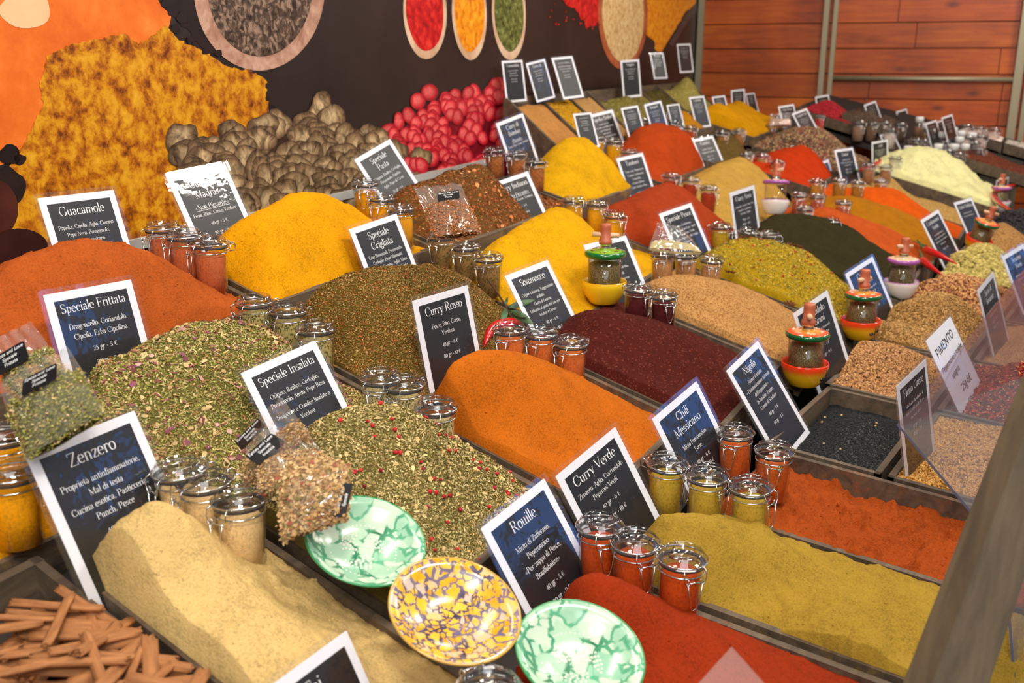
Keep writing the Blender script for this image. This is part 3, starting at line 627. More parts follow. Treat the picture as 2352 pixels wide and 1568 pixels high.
def wood_wall():
    m, t, out = newmat('stained_planks'); L = t.links.new
    tc = N(t, 'ShaderNodeTexCoord'); rnd = N(t, 'ShaderNodeAttribute', attribute_name='col')
    mp = N(t, 'ShaderNodeMapping'); mp.inputs['Scale'].default_value = (2.2, 2.2, 26); L(tc.outputs['Object'], mp.inputs[0])
    n = N(t, 'ShaderNodeTexNoise', {'Scale': 1, 'Detail': 7, 'Roughness': .6, 'Distortion': 1.2}); L(mp.outputs[0], n.inputs['Vector'])
    n2 = N(t, 'ShaderNodeTexNoise', {'Scale': 2.6, 'Detail': 3}); L(tc.outputs['Object'], n2.inputs['Vector'])
    ad = N(t, 'ShaderNodeMath', operation='ADD'); L(n.outputs[0], ad.inputs[0]); L(n2.outputs[0], ad.inputs[1])
    sc = N(t, 'ShaderNodeMath', operation='MULTIPLY'); sc.inputs[1].default_value = .5; L(ad.outputs[0], sc.inputs[0])
    r = ramp(t, sc.outputs[0], [(.3, lin((104, 40, 4))), (.5, lin((178, 76, 10))), (.72, lin((216, 112, 22)))])
    v = N(t, 'ShaderNodeTexVoronoi', {'Scale': 2.1, 'Randomness': 1}); mp2 = N(t, 'ShaderNodeMapping'); mp2.inputs['Scale'].default_value = (1, 1, 2.4); L(tc.outputs['Object'], mp2.inputs[0]); L(mp2.outputs[0], v.inputs['Vector'])
    kn = N(t, 'ShaderNodeMapRange', {1: .05, 2: .12, 3: .75, 4: 0}); L(v.outputs['Distance'], kn.inputs[0])
    mi = N(t, 'ShaderNodeMix', data_type='RGBA'); L(kn.outputs[0], mi.inputs[0]); L(r.outputs[0], mi.inputs[6]); mi.inputs[7].default_value = (*lin((70, 24, 8)), 1)
    mu = N(t, 'ShaderNodeMix', data_type='RGBA', blend_type='MULTIPLY'); mu.inputs[0].default_value = 1; L(mi.outputs[2], mu.inputs[6]); L(rnd.outputs['Color'], mu.inputs[7])
    b = N(t, 'ShaderNodeBsdfPrincipled', {'Roughness': .42}); L(mu.outputs[2], b.inputs['Base Color']); L(b.outputs[0], out.inputs[0])
    V = []; F = []; C = []; rng = random.Random(3); hgt = .148
    for i in range(22):
        z0 = .02+i*hgt; s0 = 0; 
        while s0 < 3.4:
            s1 = min(3.4, s0+rng.uniform(.7, 1.9)); a = K0+wdir*(s0+.002)+Vector((0, 0, z0+.003)); bq = K0+wdir*(s1-.002)+Vector((0, 0, z0+.003)); hv = Vector((0, 0, hgt-.006)); d = -wn_*.03
            o = len(V); V += [a, bq, bq+hv, a+hv, a+d, bq+d, bq+d+hv, a+d+hv]; F += [(o, o+1, o+2, o+3), (o+7, o+6, o+5, o+4), (o, o+4, o+5, o+1), (o+1, o+5, o+6, o+2), (o+2, o+6, o+7, o+3), (o+3, o+7, o+4, o)]
            c = rng.uniform(.78, 1.12); C += [(c, c*rng.uniform(.93, 1.05), c*.95)]*8; s0 = s1
    ob = np_mesh('wall_right', np.array([tuple(v) for v in V]), np.array(F), [], [m], None, np.array(C), smooth=False); ob['kind'] = 'structure'
    mb = MB(); a = K0-wn_*.035; bq = K0+wdir*3.4-wn_*.035; d = -wn_*.04; hv = Vector((0, 0, 3.2)); P = [a, bq, bq+hv, a+hv]; P += [p+d for p in P]
    mb.add(P, [(0,1,2,3),(7,6,5,4),(0,4,5,1),(1,5,6,2),(2,6,7,3),(3,7,4,0)]); struct(mb, 'trim_1', plain('wall_batten', (40, 18, 8), .8))
wood_wall()
METAL = plain('weathered_steel', (158, 148, 122), .42, .35)
def post(name, pxa, pya, w, off, dep=.04):
    p = wall_pt(pxa, pya, off); b = MB(); s = (p-K0).dot(wdir); a = K0+wdir*(s-w/2)+wn_*off; bq = K0+wdir*(s+w/2)+wn_*off; d = wn_*dep; hv = Vector((0, 0, 3.2))
    P = [Vector((q.x, q.y, .0)) for q in (a, bq, bq+d, a+d)]; P += [q+hv for q in P]
    b.add(P, [(3,2,1,0),(4,5,6,7),(0,1,5,4),(1,2,6,5),(2,3,7,6),(3,0,4,7)]); struct(b, name, METAL); return s
s1 = post('trim_2', 1613, 40, .035, .004); s2 = post('trim_3', 1890, 150, .032, .004); s3 = post('trim_4', 1911, 150, .026, .004); s4 = post('trim_5', 2330, 230, .045, .004); post('trim_6', 2354, 230, .03, .004)
zb_ = wall_pt(2120, 181).z
b = MB(); a = K0+wdir*s3+wn_*.03; q_ = K0+wdir*s4+wn_*.03; b.tube([Vector((a.x, a.y, zb_)), Vector((q_.x, q_.y, zb_))], .014, 8); struct(b, 'trim_7', METAL, True)

# ---------------------------------------------------------------- printed banner: a flat print, its pictures laid on it as flat ink shapes
def noiseprint(name, stops, scale, detail=5, dist=0, rough=.6):
    m, t, out = newmat(name); L = t.links.new; tc = N(t, 'ShaderNodeTexCoord')
    n = N(t, 'ShaderNodeTexNoise', {'Scale': scale, 'Detail': detail, 'Roughness': rough, 'Distortion': dist}); L(tc.outputs['Object'], n.inputs['Vector'])
    r = ramp(t, n.outputs[0], [(p, lin(c)) for p, c in stops]); b = N(t, 'ShaderNodeBsdfPrincipled', {'Roughness': .38, 'Specular IOR Level': .3}); L(r.outputs[0], b.inputs['Base Color']); L(b.outputs[0], out.inputs[0]); return m
banner = empty('printed_banner', MX(1.0, .9)); tag(banner, 'large dark printed banner with pictures of spices, bowls and berries on the wall behind', 'banner')
bo = -banner.location
mb = MB(); q = [MX(-.6, .98), MX(corner.x-.01, .98), MX(corner.x-.01, 2.6), MX(-.6, 2.6)]; q = [p+bo for p in q]; q += [p-mnor*.004 for p in q]
mb.add(q, [(0,1,2,3),(7,6,5,4),(0,4,5,1),(1,5,6,2),(2,6,7,3),(3,7,4,0)]); mb.build('banner_sheet', noiseprint('print_charcoal', [(.3, (34, 26, 24)), (.7, (50, 40, 36))], 3), banner, smooth=False)
def ink(name, px_poly, mat, layer, rag=0, seed=1):
    rng = random.Random(seed); P = []
    n = len(px_poly)
    for i in range(n):
        a = px_poly[i]; b = px_poly[(i+1) % n]; L = math.hypot(a[0]-b[0], a[1]-b[1]); k = max(1, int(L/6)) if rag else 1
        for j in range(k):
            t = j/k; P.append((a[0]+(b[0]-a[0])*t+(rng.uniform(-rag, rag) if j else 0), a[1]+(b[1]-a[1])*t+(rng.uniform(-rag, rag) if j else 0)))
    vs = [mural(x, y, .0004*layer)+bo for x, y in P]; mb = MB(); mb.add(vs, [tuple(range(len(vs)))]); return mb.build(name, mat, banner, smooth=False)
def ell(cx, cy, rx, ry, rot=0, n=40, wob=0, seed=0):
    rng = random.Random(seed); cr, sr = math.cos(R_(rot)), math.sin(R_(rot)); o = []
    ph = [rng.uniform(0, 6.28) for _ in range(3)]
    for k in range(n):
        a = 2*math.pi*k/n; f = 1+wob*(math.sin(3*a+ph[0])+.6*math.sin(5*a+ph[1])); x = rx*f*math.cos(a); y = ry*f*math.sin(a); o.append((cx+x*cr-y*sr, cy+x*sr+y*cr))
    return o
Z = 1/1.96
zz = lambda L: [(x*Z, y*Z) for x, y in L]
POR = noiseprint('print_orange', [(.3, (200, 84, 18)), (.55, (226, 112, 34)), (.75, (240, 146, 70))], 7, 8, 0, .7)
PYE = noiseprint('print_turmeric', [(.35, (104, 46, 8)), (.46, (176, 100, 12)), (.56, (208, 144, 20)), (.78, (232, 178, 50))], 34, 7, .15, .68)
PPINK = noiseprint('print_peach', [(.3, (246, 176, 130)), (.7, (250, 196, 150))], 6)
PWOOD = noiseprint('print_bowl_wood', [(.3, (150, 104, 84)), (.7, (208, 168, 146))], 24, 4, 1)
PSEED = noiseprint('print_caraway', [(.35, (40, 30, 24)), (.5, (84, 66, 54)), (.62, (150, 124, 106))], 60, 4, .8)
PRED = noiseprint('print_chili_red', [(.3, (130, 8, 14)), (.5, (200, 22, 26)), (.7, (236, 60, 50))], 40, 5)
PORA2 = noiseprint('print_saffron', [(.3, (200, 90, 10)), (.5, (240, 150, 20)), (.7, (252, 184, 50))], 40, 5)
PGRN = noiseprint('print_green_herb', [(.3, (34, 38, 16)), (.5, (90, 100, 44)), (.7, (150, 156, 92))], 55, 4)
PCREAM = noiseprint('print_cream', [(.3, (176, 130, 80)), (.5, (226, 190, 130)), (.7, (244, 222, 170))], 40, 5)
PSPOON = noiseprint('print_spoon', [(.3, (196, 150, 116)), (.7, (236, 208, 178))], 12)
PLADLE = noiseprint('print_ladle', [(.3, (150, 70, 40)), (.7, (206, 116, 76))], 12)
PDARK = noiseprint('print_black', [(.3, (22, 14, 14)), (.7, (40, 26, 24))], 30)
ink('printed_orange_powder', zz([(-900, -260), (690, -260), (700, -40), (725, 20), (770, 70), (760, 120), (700, 200), (560, 260), (400, 420), (200, 560), (110, 700), (-40, 760), (-900, 700)]), POR, 1, 1.5, 3)
ink('printed_peach_glow', ell(58, 22, 58, 44, 0, 30, .04), PPINK, 2)
ink('printed_turmeric_heap', zz([(560, 150), (620, 200), (745, 115), (800, 180), (880, 215), (960, 260), (1030, 300), (1130, 320), (1195, 360), (1205, 470), (1225, 540), (1250, 600), (1245, 680), (1150, 800), (1000, 960), (800, 1120), (300, 1150), (-300, 1120), (-420, 900), (-40, 830), (20, 800), (60, 720), (110, 640), (190, 480), (180, 380), (210, 250), (330, 195), (440, 175)]), PYE, 3, 3.5, 4)
ink('printed_bowl_rim', ell(594, -30, 151, 192, 0, 60), PWOOD, 4); ink('printed_bowl_seeds', ell(596, -38, 122, 168, 0, 60), PSEED, 5)
for i, (cx, cy, r, mt, nm) in enumerate([(975, 26, 50, PRED, 'red'), (1077, 28, 40, PORA2, 'saffron'), (1168, 28, 39, PGRN, 'herb')]):
    ink('printed_spoon', ell(cx, cy, r, 110, -2, 40), PSPOON, 4); ink('printed_%s_powder' % nm, ell(cx, cy-8, r*.86, 100, -2, 40, .02, i), mt, 5)
ink('printed_red_splash', [(1285, -10), (1300, 10), (1330, 30), (1345, 66), (1362, 60), (1380, 40), (1385, -10)], PRED, 4, 4, 5)
rng = random.Random(5)
for i in range(26):
    ink('printed_speck', ell(rng.uniform(1258, 1378), rng.uniform(0, 62)+rng.uniform(0, 10), rng.uniform(1, 3), rng.uniform(1, 3), 0, 6), PRED, 5)
ink('printed_orange_cloth', [(1485, -10), (1600, -10), (1598, 6), (1572, 30), (1552, 66), (1530, 100), (1520, 118), (1506, 116), (1500, 92), (1484, 80)], PORA2, 4, 2, 6)
ink('printed_dark_cloth', [(1600, 6), (1574, 32), (1554, 68), (1534, 100), (1545, 108), (1566, 70), (1586, 40), (1602, 26)], noiseprint('print_slate', [(.3, (52, 46, 50)), (.7, (80, 72, 74))], 20), 5)
ink('printed_ladle', ell(1430, 30, 57, 130, 0, 50), PLADLE, 5); ink('printed_cream_powder', ell(1431, 26, 48, 118, 0, 50, .015), PCREAM, 6)
for (x, y, r) in [(402, 66, 12), (436, 92, 10), (445, 100, 6), (420, 40, 16), (378, 8, 10), (470, 118, 8), (500, 122, 9), (20, 355, 26), (44, 366, 14), (614, 226, 6), (622, 246, 8), (622, 268, 9), (632, 282, 5)]:
    ink('printed_black_seed', ell(x, y, r, r*.9, 0, 14, .1, int(x)), PDARK, 5)
ink('printed_dark_stain', zz([(690, -30), (900, -30), (880, 40), (930, 170), (1000, 250), (940, 245), (900, 210), (860, 150), (800, 100), (740, 40)]), PDARK, 2, 3, 9)
ink('printed_dark_bowl', ell(-22, 480, 62, 70, 0, 30), noiseprint('print_cocoa', [(.3, (50, 14, 12)), (.7, (86, 40, 30))], 8), 5)
ink('printed_dark_lentils', ell(20, 430, 36, 46, 0, 24, .08, 3), PDARK, 4); ink('printed_brown_bowl', ell(40, 570, 70, 46, 0, 24), noiseprint('print_cocoa_dark', [(.3, (34, 10, 10)), (.7, (56, 24, 20))], 8), 6)
def fruitprint(name):
    m, t, out = newmat(name+'_ink'); L = t.links.new; a = N(t, 'ShaderNodeAttribute', attribute_name='col'); tc = N(t, 'ShaderNodeTexCoord')
    n = N(t, 'ShaderNodeTexNoise', {'Scale': 26 if 'dried' in name else 60, 'Detail': 4, 'Roughness': .6, 'Distortion': 1.5}); L(tc.outputs['Object'], n.inputs['Vector'])
    lo = .25 if 'dried' in name else .75; r = ramp(t, n.outputs[0], [(.35, (lo, lo*.86, lo*.75)), (.62, (1.12, 1.06, 1.0))])
    mu = N(t, 'ShaderNodeMix', data_type='RGBA', blend_type='MULTIPLY'); mu.inputs[0].default_value = 1; L(a.outputs['Color'], mu.inputs[6]); L(r.outputs[0], mu.inputs[7])
    b = N(t, 'ShaderNodeBsdfPrincipled', {'Roughness': .4}); L(mu.outputs[2], b.inputs['Base Color']); L(b.outputs[0], out.inputs[0]); return m
def blobs(name, items, layer, dark, mid, light, seed):
    """many printed fruits: each a disc whose printed colour runs from rim to highlight"""
    V = []; F4 = []; F3 = []; C = []; rng = random.Random(seed)
    for k, (cx, cy, rx, ry, rot) in enumerate(items):
        n = 18; o = len(V); wob = rng.uniform(.05, .15) if 'dried' in name else rng.uniform(.0, .05); cr, sr = math.cos(R_(rot)), math.sin(R_(rot)); sh = rng.uniform(.8, 1.12); ph = rng.uniform(0, 6.28)
        rings = [(0, light), (.35, light), (.75, mid), (1, dark)]
        for j, (f, c) in enumerate(rings):
            for i in range(n):
                a = 2*math.pi*i/n; w = 1+wob*(math.sin(3*a+ph)+.5*math.sin(5*a+2*ph)); g = .22*(1-f); x = rx*(f*w*math.cos(a)-g); y = ry*(f*w*math.sin(a)-g)
                V.append(tuple(mural(cx+x*cr-y*sr, cy+x*sr+y*cr, .0004*layer+.00003*k)+bo)); C.append(tuple(v*sh*(1+.12*math.sin(5*a+ph)*f) for v in lin(c)))
        for j in range(3):
            for i in range(n): F4.append((o+j*n+i, o+j*n+(i+1) % n, o+(j+1)*n+(i+1) % n, o+(j+1)*n+i))
    np_mesh(name, np.array(V), F4, [], [fruitprint(name)], None, np.array(C), banner, False)
rng = random.Random(11); it = []
for i in range(110):
    x = rng.uniform(420, 880); top = 285 if x < 600 else (262 if x < 720 else 290); y = rng.uniform(top+18, 480) if x > 520 else rng.uniform(350, 480)*.5+165
    it.append((x, y, rng.uniform(24, 38), rng.uniform(26, 42), rng.uniform(0, 180)))
it = sorted(it, key=lambda a: a[1]); it = [(735, 255, 30, 44, 10), (760, 275, 34, 36, 0), (414, 324, 36, 46, 20), (530, 310, 34, 34, 0), (600, 300, 30, 30, 0), (700, 310, 40, 34, 0)]+it+[(960, 370, 26, 34, 20), (905, 350, 28, 30, 0)]
ink('printed_fruit_shadow', [(560, 500), (540, 400), (560, 320), (640, 290), (760, 280), (860, 310), (900, 400), (880, 500)], noiseprint('print_fruit_dark', [(.3, (44, 28, 22)), (.7, (80, 56, 42))], 18), 5, 3, 8)
blobs('printed_dried_fruits', it, 6, (88, 66, 48), (150, 124, 90), (196, 172, 132), 2)
it = []
def inreg(x, y): 
    t = (x-870)/270; return y > 300-110*min(1, max(0, t))**.7 and y < 400 and x < 1150
while len(it) < 120:
    x, y = rng.uniform(880, 1150), rng.uniform(195, 400)
    if inreg(x, y): it.append((x, y, rng.uniform(12, 16), rng.uniform(16, 22), rng.uniform(-25, 25)))
it = sorted(it, key=lambda a: a[1]); it = [(890, 300, 22, 16, -30), (985, 212, 20, 20, 0), (1140, 200, 20, 24, 20), (958, 232, 18, 20, 0)]+it
ink('printed_berry_shadow', [(890, 400), (905, 320), (960, 250), (1040, 215), (1150, 200), (1200, 320), (1180, 400)], noiseprint('print_berry_dark', [(.3, (84, 8, 20)), (.7, (140, 20, 36))], 20), 5, 4, 3)
blobs('printed_red_berries', it, 7, (150, 14, 36), (214, 34, 54), (244, 106, 110), 4)
ink('printed_olive_pod', ell(944, 372, 28, 32, 0, 30, .03), noiseprint('print_olive_pod', [(.3, (70, 62, 30)), (.7, (130, 118, 70))], 14), 8)
mb = MB(); q = [MX(.2, 1.235, .002), MX(3.0, 1.235, .002), MX(3.0, 1.256, .002), MX(.2, 1.256, .002)]; q += [p-mnor*(-.010) for p in q]
mb.add(q, [(0,1,2,3),(7,6,5,4),(0,4,5,1),(1,5,6,2),(2,6,7,3),(3,7,4,0)]); o_ = mb.build('ledge_strip', plain('grey_strip', (186, 182, 176), .5), None, smooth=False); o_['kind'] = 'structure'; o_.name = 'trim_8'

# ---------------------------------------------------------------- the stepped display counter under the crates
ct = empty('display_counter', (2.8, .7, 0)); tag(ct, 'stepped dark wooden counter carrying all the spice crates', 'counter'); co = -Vector(ct.location)
DARKW = plain('counter_wood', (42, 34, 30), .8)
for row, xa, xb, da, db in ((1, .42, 6.1, -.10, .19), (2, .05, 6.1, -.03, .34), (3, .0, 6.2, -.06, .36), (4, .1, 6.2, -.08, .75)):
    P = [Vector(rp_(row, x, d, -.0655))+co for x, d in ((xa, da), (xb, da), (xb, db), (xa, db))]; P += [p-Vector((0, 0, .02)) for p in P]
    mb = MB(); mb.add(P, [(0,1,2,3),(7,6,5,4),(0,4,5,1),(1,5,6,2),(2,6,7,3),(3,7,4,0)]); mb.build('display_board', DARKW, ct, smooth=False)
mb = MB(); mb.box(Vector((3.1, -.2, .39))+co, (6.0, .03, .78)); mb.build('front_panel', DARKW, ct, smooth=False)
P = []
for x, y in ((5.62, 1.95), (6.30, 1.85), (6.45, .70), (5.62, .70)): P.append(Vector((x, y, 1.095+.19*(x-5.7)+.25*(y-1.18)))+co)
P += [p-Vector((0, 0, .02)) for p in P]
mb = MB(); mb.add(P, [(0,1,2,3),(7,6,5,4),(0,4,5,1),(1,5,6,2),(2,6,7,3),(3,7,4,0)]); mb.build('raised_board', DARKW, ct, smooth=False)
mb = MB(); mb.box(Vector((5.65, 1.3, .80))+co, (.02, 1.2, .42)); mb.build('raised_riser', DARKW, ct, smooth=False)
mb = MB(); P = [MX(.1, 0, .12)+co, MX(5.9, 0, .12)+co]; P = [P[0], P[1], P[1]+Vector((0, 0, 1.0)), P[0]+Vector((0, 0, 1.0))]; P += [p+mnor*.02 for p in P]
mb.add(P, [(0,1,2,3),(7,6,5,4),(0,4,5,1),(1,5,6,2),(2,6,7,3),(3,7,4,0)]); mb.build('back_panel', DARKW, ct, smooth=False)
for x in (.3, 2.8, 5.2):
    mb = MB(); mb.box(Vector((x, .75, .37))+co, (.06, 1.2, .74)); mb.build('support_frame', DARKW, ct, smooth=False)

# ---------------------------------------------------------------- crates (row, x range, distance range from the sign line)
YEL = (190, 140, 20); ORA = (170, 85, 25); TAN = (170, 130, 80); GRN = (120, 105, 50)
for a in [
 ('guac', 1, .42, 1.155, -.05, .165, 'dark wooden crate of orange guacamole powder at the banner end', ORA),
 ('madras', 1, 1.172, 1.745, -.05, .165, 'dark wooden crate of yellow Madras curry below the banner', YEL),
 ('pasta', 1, 1.765, 2.53, -.05, .185, 'dark wooden crate of brown pasta herb mix below the banner', YEL),
 ('bombay', 1, 2.55, 3.22, -.06, .205, 'dark wooden crate of yellow Bombay curry before the tilted rack', YEL),
 ('dolce', 1, 3.24, 3.84, -.06, .24, 'dark wooden crate of sweet paprika before the tilted rack', ORA),
 ('affu', 1, 3.98, 4.5, .07, .32, 'dark wooden crate of olive brown spice behind the cumin', None),
 ('yellow', 1, 4.70, 5.5, -.08, .25, 'dark wooden crate of yellow powder at the far end of the rack', YEL),
 ('ochrefar', 1, 4.22, 4.68, -.14, .05, 'dark wooden crate of ochre powder below the Colombo sign', YEL),
 ('turm', 3, .10, .62, -.29, -.128, 'dark wooden crate of turmeric behind the cinnamon', YEL),
 ('fritt', 2, .645, 1.14, -.03, .255, 'dark wooden crate of green omelette herbs', ORA),
 ('grig', 2, 1.155, 1.695, -.03, .265, 'dark wooden crate of brown grill herbs', YEL),
 ('indiano', 2, 1.71, 2.535, -.03, .30, 'dark wooden crate of yellow Indian curry', YEL),
 ('tand', 2, 2.55, 3.12, -.03, .33, 'dark wooden crate of red tandoori powder', ORA),
 ('cumino', 2, 3.14, 3.95, -.03, .38, 'dark wooden crate of pale ground cumin', YEL),
 ('kebab', 2, 4.14, 4.69, .06, .43, 'dark wooden crate of vivid orange red powder', ORA),
 ('pepper', 2, 4.70, 5.60, -.0, .50, 'dark wooden crate of mixed peppercorns', None),
 ('cinn', 3, .12, .535, -.115, .38, 'dark wooden crate holding the cinnamon sticks', None),
 ('zenz', 3, .548, .75, -.07, .40, 'dark wooden crate of pale ground ginger', TAN),
 ('insal', 3, .765, 1.15, -.03, .245, 'dark wooden crate of green salad herbs with pink berries', GRN),
 ('rosso', 3, 1.165, 1.58, -.03, .30, 'dark wooden crate of orange red curry', ORA),
 ('somm', 3, 1.595, 2.05, -.03, .36, 'dark wooden crate of burgundy sumac', (110, 50, 36)),
 ('gmas', 3, 2.065, 2.49, -.03, .40, 'dark wooden crate of tan garam masala', TAN),
 ('pesce', 3, 2.505, 2.93, -.03, .44, 'dark wooden crate of yellow fish herb mix', YEL),
 ('nero', 3, 2.945, 3.50, -.03, .50, 'dark wooden crate of blackish green curry', None),
 ('orange', 3, 3.52, 3.86, -.03, .52, 'dark wooden crate of orange red powder beside the black curry', ORA),
 ('ochre', 3, 3.88, 4.2, -.03, .54, 'dark wooden crate of ochre powder', YEL),
 ('bright', 3, 4.22, 4.55, -.03, .56, 'dark wooden crate of vivid orange powder', ORA),
 ('zaat', 3, 4.57, 4.98, -.03, .58, 'dark wooden crate of brown seed blend', TAN),
 ('garlic', 3, 5.0, 5.6, .08, .66, 'dark wooden crate of pale garlic powder', None),
 ('tai', 4, .22, .81, -.03, .45, 'dark wooden crate behind the sign that reads Tai', None),
 ('rouille', 4, .825, 1.095, -.05, .62, 'dark wooden crate of red rouille powder', ORA),
 ('verde', 4, 1.11, 1.355, -.05, .62, 'dark wooden crate of olive green curry', YEL),
 ('mess', 4, 1.37, 1.675, -.03, .60, 'dark wooden crate of orange chili powder, half empty', ORA),
 ('nig', 4, 1.69, 2.085, -.06, .150, 'dark wooden crate of black nigella seed', ORA),
 ('corg', 4, 2.10, 2.50, -.07, .150, 'dark wooden crate of coriander seed', None),
 ('cums', 4, 2.515, 2.95, -.09, .150, 'dark wooden crate of cumin seed', None),
 ('speck', 4, 2.965, 3.36, -.10, .150, 'dark wooden crate of speckled two tone seed', None),
 ('card', 4, 3.375, 3.82, -.10, .150, 'dark wooden crate of green cardamom pods', None),
 ('brown', 4, 3.835, 4.3, -.12, .150, 'dark wooden crate of fine light brown seed', None),
 ('black', 4, 4.315, 4.8, -.12, .150, 'dark wooden crate of black dried berries', None),
 ('fieno', 5, 1.69, 2.085, -.008, .33, 'dark wooden crate of golden fenugreek seed', None),
 ('pim', 5, 2.10, 2.50, -.008, .33, 'dark wooden crate of red pepper flakes', None),
 ('sesame', 5, 2.515, 2.95, -.008, .33, 'dark wooden crate of pale sesame under the acrylic guard', None),
 ('dseed', 5, 2.965, 3.4, -.008, .33, 'dark wooden crate of black sesame under the acrylic guard', None),
]:
    crate(a[0], a[1], a[2], a[3], a[4], a[5], a[6], a[7], depth=.06, up={'yellow': .06, 'ochrefar': .06, 'kebab': .05, 'pepper': .06, 'garlic': .05}.get(a[0], 0))

# ---------------------------------------------------------------- heaps
def leafmix(n, cols, s=(.003, .007), strips=0, scols=None): 
    L = [dict(t='leaf', n=n, s=s, c=cols, tilt=.7, asp=(.6, 1.4))]
    if strips: L.append(dict(t='strip', n=strips, s=(s[1]*.9, s[1]*1.9), c=scols, tilt=.6, lift=.0015))
    return L
HP = 'powder_heap'; HH = 'herb_heap'; HS = 'seed_heap'
heap('guac', HP, 'big heap of rust orange powder under the Guacamole sign', 'spice heap', powder('p_guac', (180, 86, 32)),
     [(8, 606, .10), (60, 584, .11), (130, 566, .11), (215, 556, .11), (270, 562, .11), (320, 580, .105), (360, 605, .09), (400, 640, .07), (455, 678, .04), (520, 700, .015), (300, 690, .06), (150, 680, .075)], edge=(-.01, .0, .05, -.014), lump=.005, amp=.003, crumb=.006, clump=234)
heap('madras', HP, 'tall heap of bright yellow powder under the Madras sign', 'spice heap', powder('p_madras', (228, 156, 8)),
     [(512, 560, .05), (535, 525, .075), (570, 497, .095), (620, 474, .11), (665, 450, .122), (700, 443, .125), (760, 450, .12), (800, 476, .10), (840, 512, .075), (890, 548, .04), (940, 570, .01), (640, 580, .06), (780, 560, .055)], edge=(-.01, -.006, .0, -.016), lump=.004, amp=.0025, crumb=.003, clump=117)
heap('pasta', HH, 'heap of brown and rust pasta herbs under the Speciale Pasta sign', 'spice heap', powder('p_pasta', (120, 66, 28), fleck=((96, 84, 40), .7)),
     [(905, 468, .05), (930, 445, .07), (965, 418, .09), (1030, 394, .105), (1085, 380, .11), (1120, 388, .105), (1150, 425, .07), (1210, 455, .03), (1270, 470, .01), (1040, 470, .06)], edge=(-.01, -.01, .0, -.01),
     scatter=leafmix(14000, [((150, 72, 30), 4), ((104, 84, 40), 3), ((196, 110, 56), 2), ((86, 62, 30), 2), ((206, 150, 100), .5)], (.003, .008))+[dict(t='chip', n=170, s=(.010, .018), c=[((214, 140, 84), 1), ((190, 110, 60), 1)], tilt=.5, lift=.002, mask=lambda u, v, r: (u > .3) & (v > .5))])
heap('bombay', HP, 'heap of yellow powder under the Curry di Bombay sign', 'spice heap', powder('p_bombay', (220, 164, 12)),
     [(1245, 365, .05), (1262, 345, .08), (1290, 327, .10), (1330, 319, .11), (1365, 335, .105), (1395, 365, .085), (1420, 395, .05), (1440, 420, .015), (1330, 390, .06)], edge=(-.01, -.006, -.004, -.014), lump=.004, crumb=.003)
heap('dolce', HP, 'heap of orange red sweet paprika in front of the tilted rack', 'spice heap', powder('p_dolce', (176, 64, 18)),
     [(1432, 330, .05), (1450, 308, .08), (1480, 296, .10), (1530, 293, .11), (1560, 306, .105), (1590, 340, .08), (1612, 372, .04), (1540, 360, .06)], edge=(-.01, -.006, .0, -.012), lump=.005, crumb=.006)
heap('affu', HH, 'small heap of olive brown spice between two pairs of jars', 'spice heap', powder('p_affu', (112, 86, 40), fleck=((70, 60, 30), .6)),
     [(1640, 322, .05), (1665, 312, .07), (1690, 318, .07), (1705, 340, .04)], edge=(-.01, -.01, -.01, -.01))
heap('yellow', HP, 'wide heap of deep yellow powder at the far end near the wood wall', 'spice heap', powder('p_far_yellow', (214, 150, 8)),
     [], edge=(.02, -.005, .05, .03), extra=[(.15, .3, .09), (.5, .25, .075), (.85, .2, .07), (.3, .7, .05), (.7, .6, .05)], clump=27)
heap('ochrefar', HP, 'low heap of ochre powder beside the wide yellow one at the rack foot', 'spice heap', powder('p_ochrefar', (190, 126, 24)), [], edge=(.0, -.005, .0, .0), extra=[(.5, .5, .05)])
heap('turm', HP, 'low heap of golden turmeric around a large jar', 'spice heap', powder('p_turm', (234, 160, 6)),
     [], edge=(-.01, -.002, -.004, .01), extra=[(.8, .6, .03), (.5, .4, .03)], lump=.005, crumb=.004)
FR_C = [((150, 146, 66), 5), ((184, 176, 104), 3), ((120, 116, 52), 4), ((214, 184, 130), 2), ((150, 106, 74), .8)]
heap('fritt', HH, 'large heap of green omelette herbs with purple petals', 'spice heap', powder('p_fritt', (108, 100, 50)),
     [(200, 880, .07), (215, 852, .085), (270, 822, .10), (350, 782, .11), (430, 753, .112), (500, 741, .11), (560, 746, .105), (630, 770, .085), (680, 810, .055), (720, 850, .02), (450, 900, .07), (350, 950, .055), (560, 900, .055), (480, 1020, .02)], edge=(-.01, -.004, .03, -.012),
     scatter=leafmix(42000, FR_C, (.0022, .0056), 1800, [((206, 180, 120), 2), ((170, 130, 80), 1), ((150, 70, 90), 1)])+[dict(t='chip', n=420, s=(.005, .012), c=[((132, 74, 88), 2), ((196, 154, 140), 1), ((206, 172, 122), 4), ((116, 62, 66), 1)], tilt=.7, lift=.002), dict(t='pebble', n=1500, s=(.003, .0042), c=[((150, 104, 62), 1), ((176, 130, 84), 1)], lift=.001)])
heap('grig', HH, 'large heap of fine brown and green grill herbs', 'spice heap', powder('p_grig', (98, 74, 28)),
     [(700, 700, .06), (740, 660, .085), (790, 637, .10), (850, 621, .108), (920, 612, .11), (990, 614, .11), (1050, 634, .10), (1100, 670, .07), (1150, 710, .035), (900, 740, .07), (1000, 760, .05), (860, 830, .02)], edge=(-.01, -.004, .0, -.012),
     scatter=leafmix(60000, [((132, 106, 44), 4), ((160, 116, 54), 4), ((112, 100, 40), 4), ((176, 72, 34), 1.6), ((196, 160, 98), 1.6)], (.0017, .0044)))
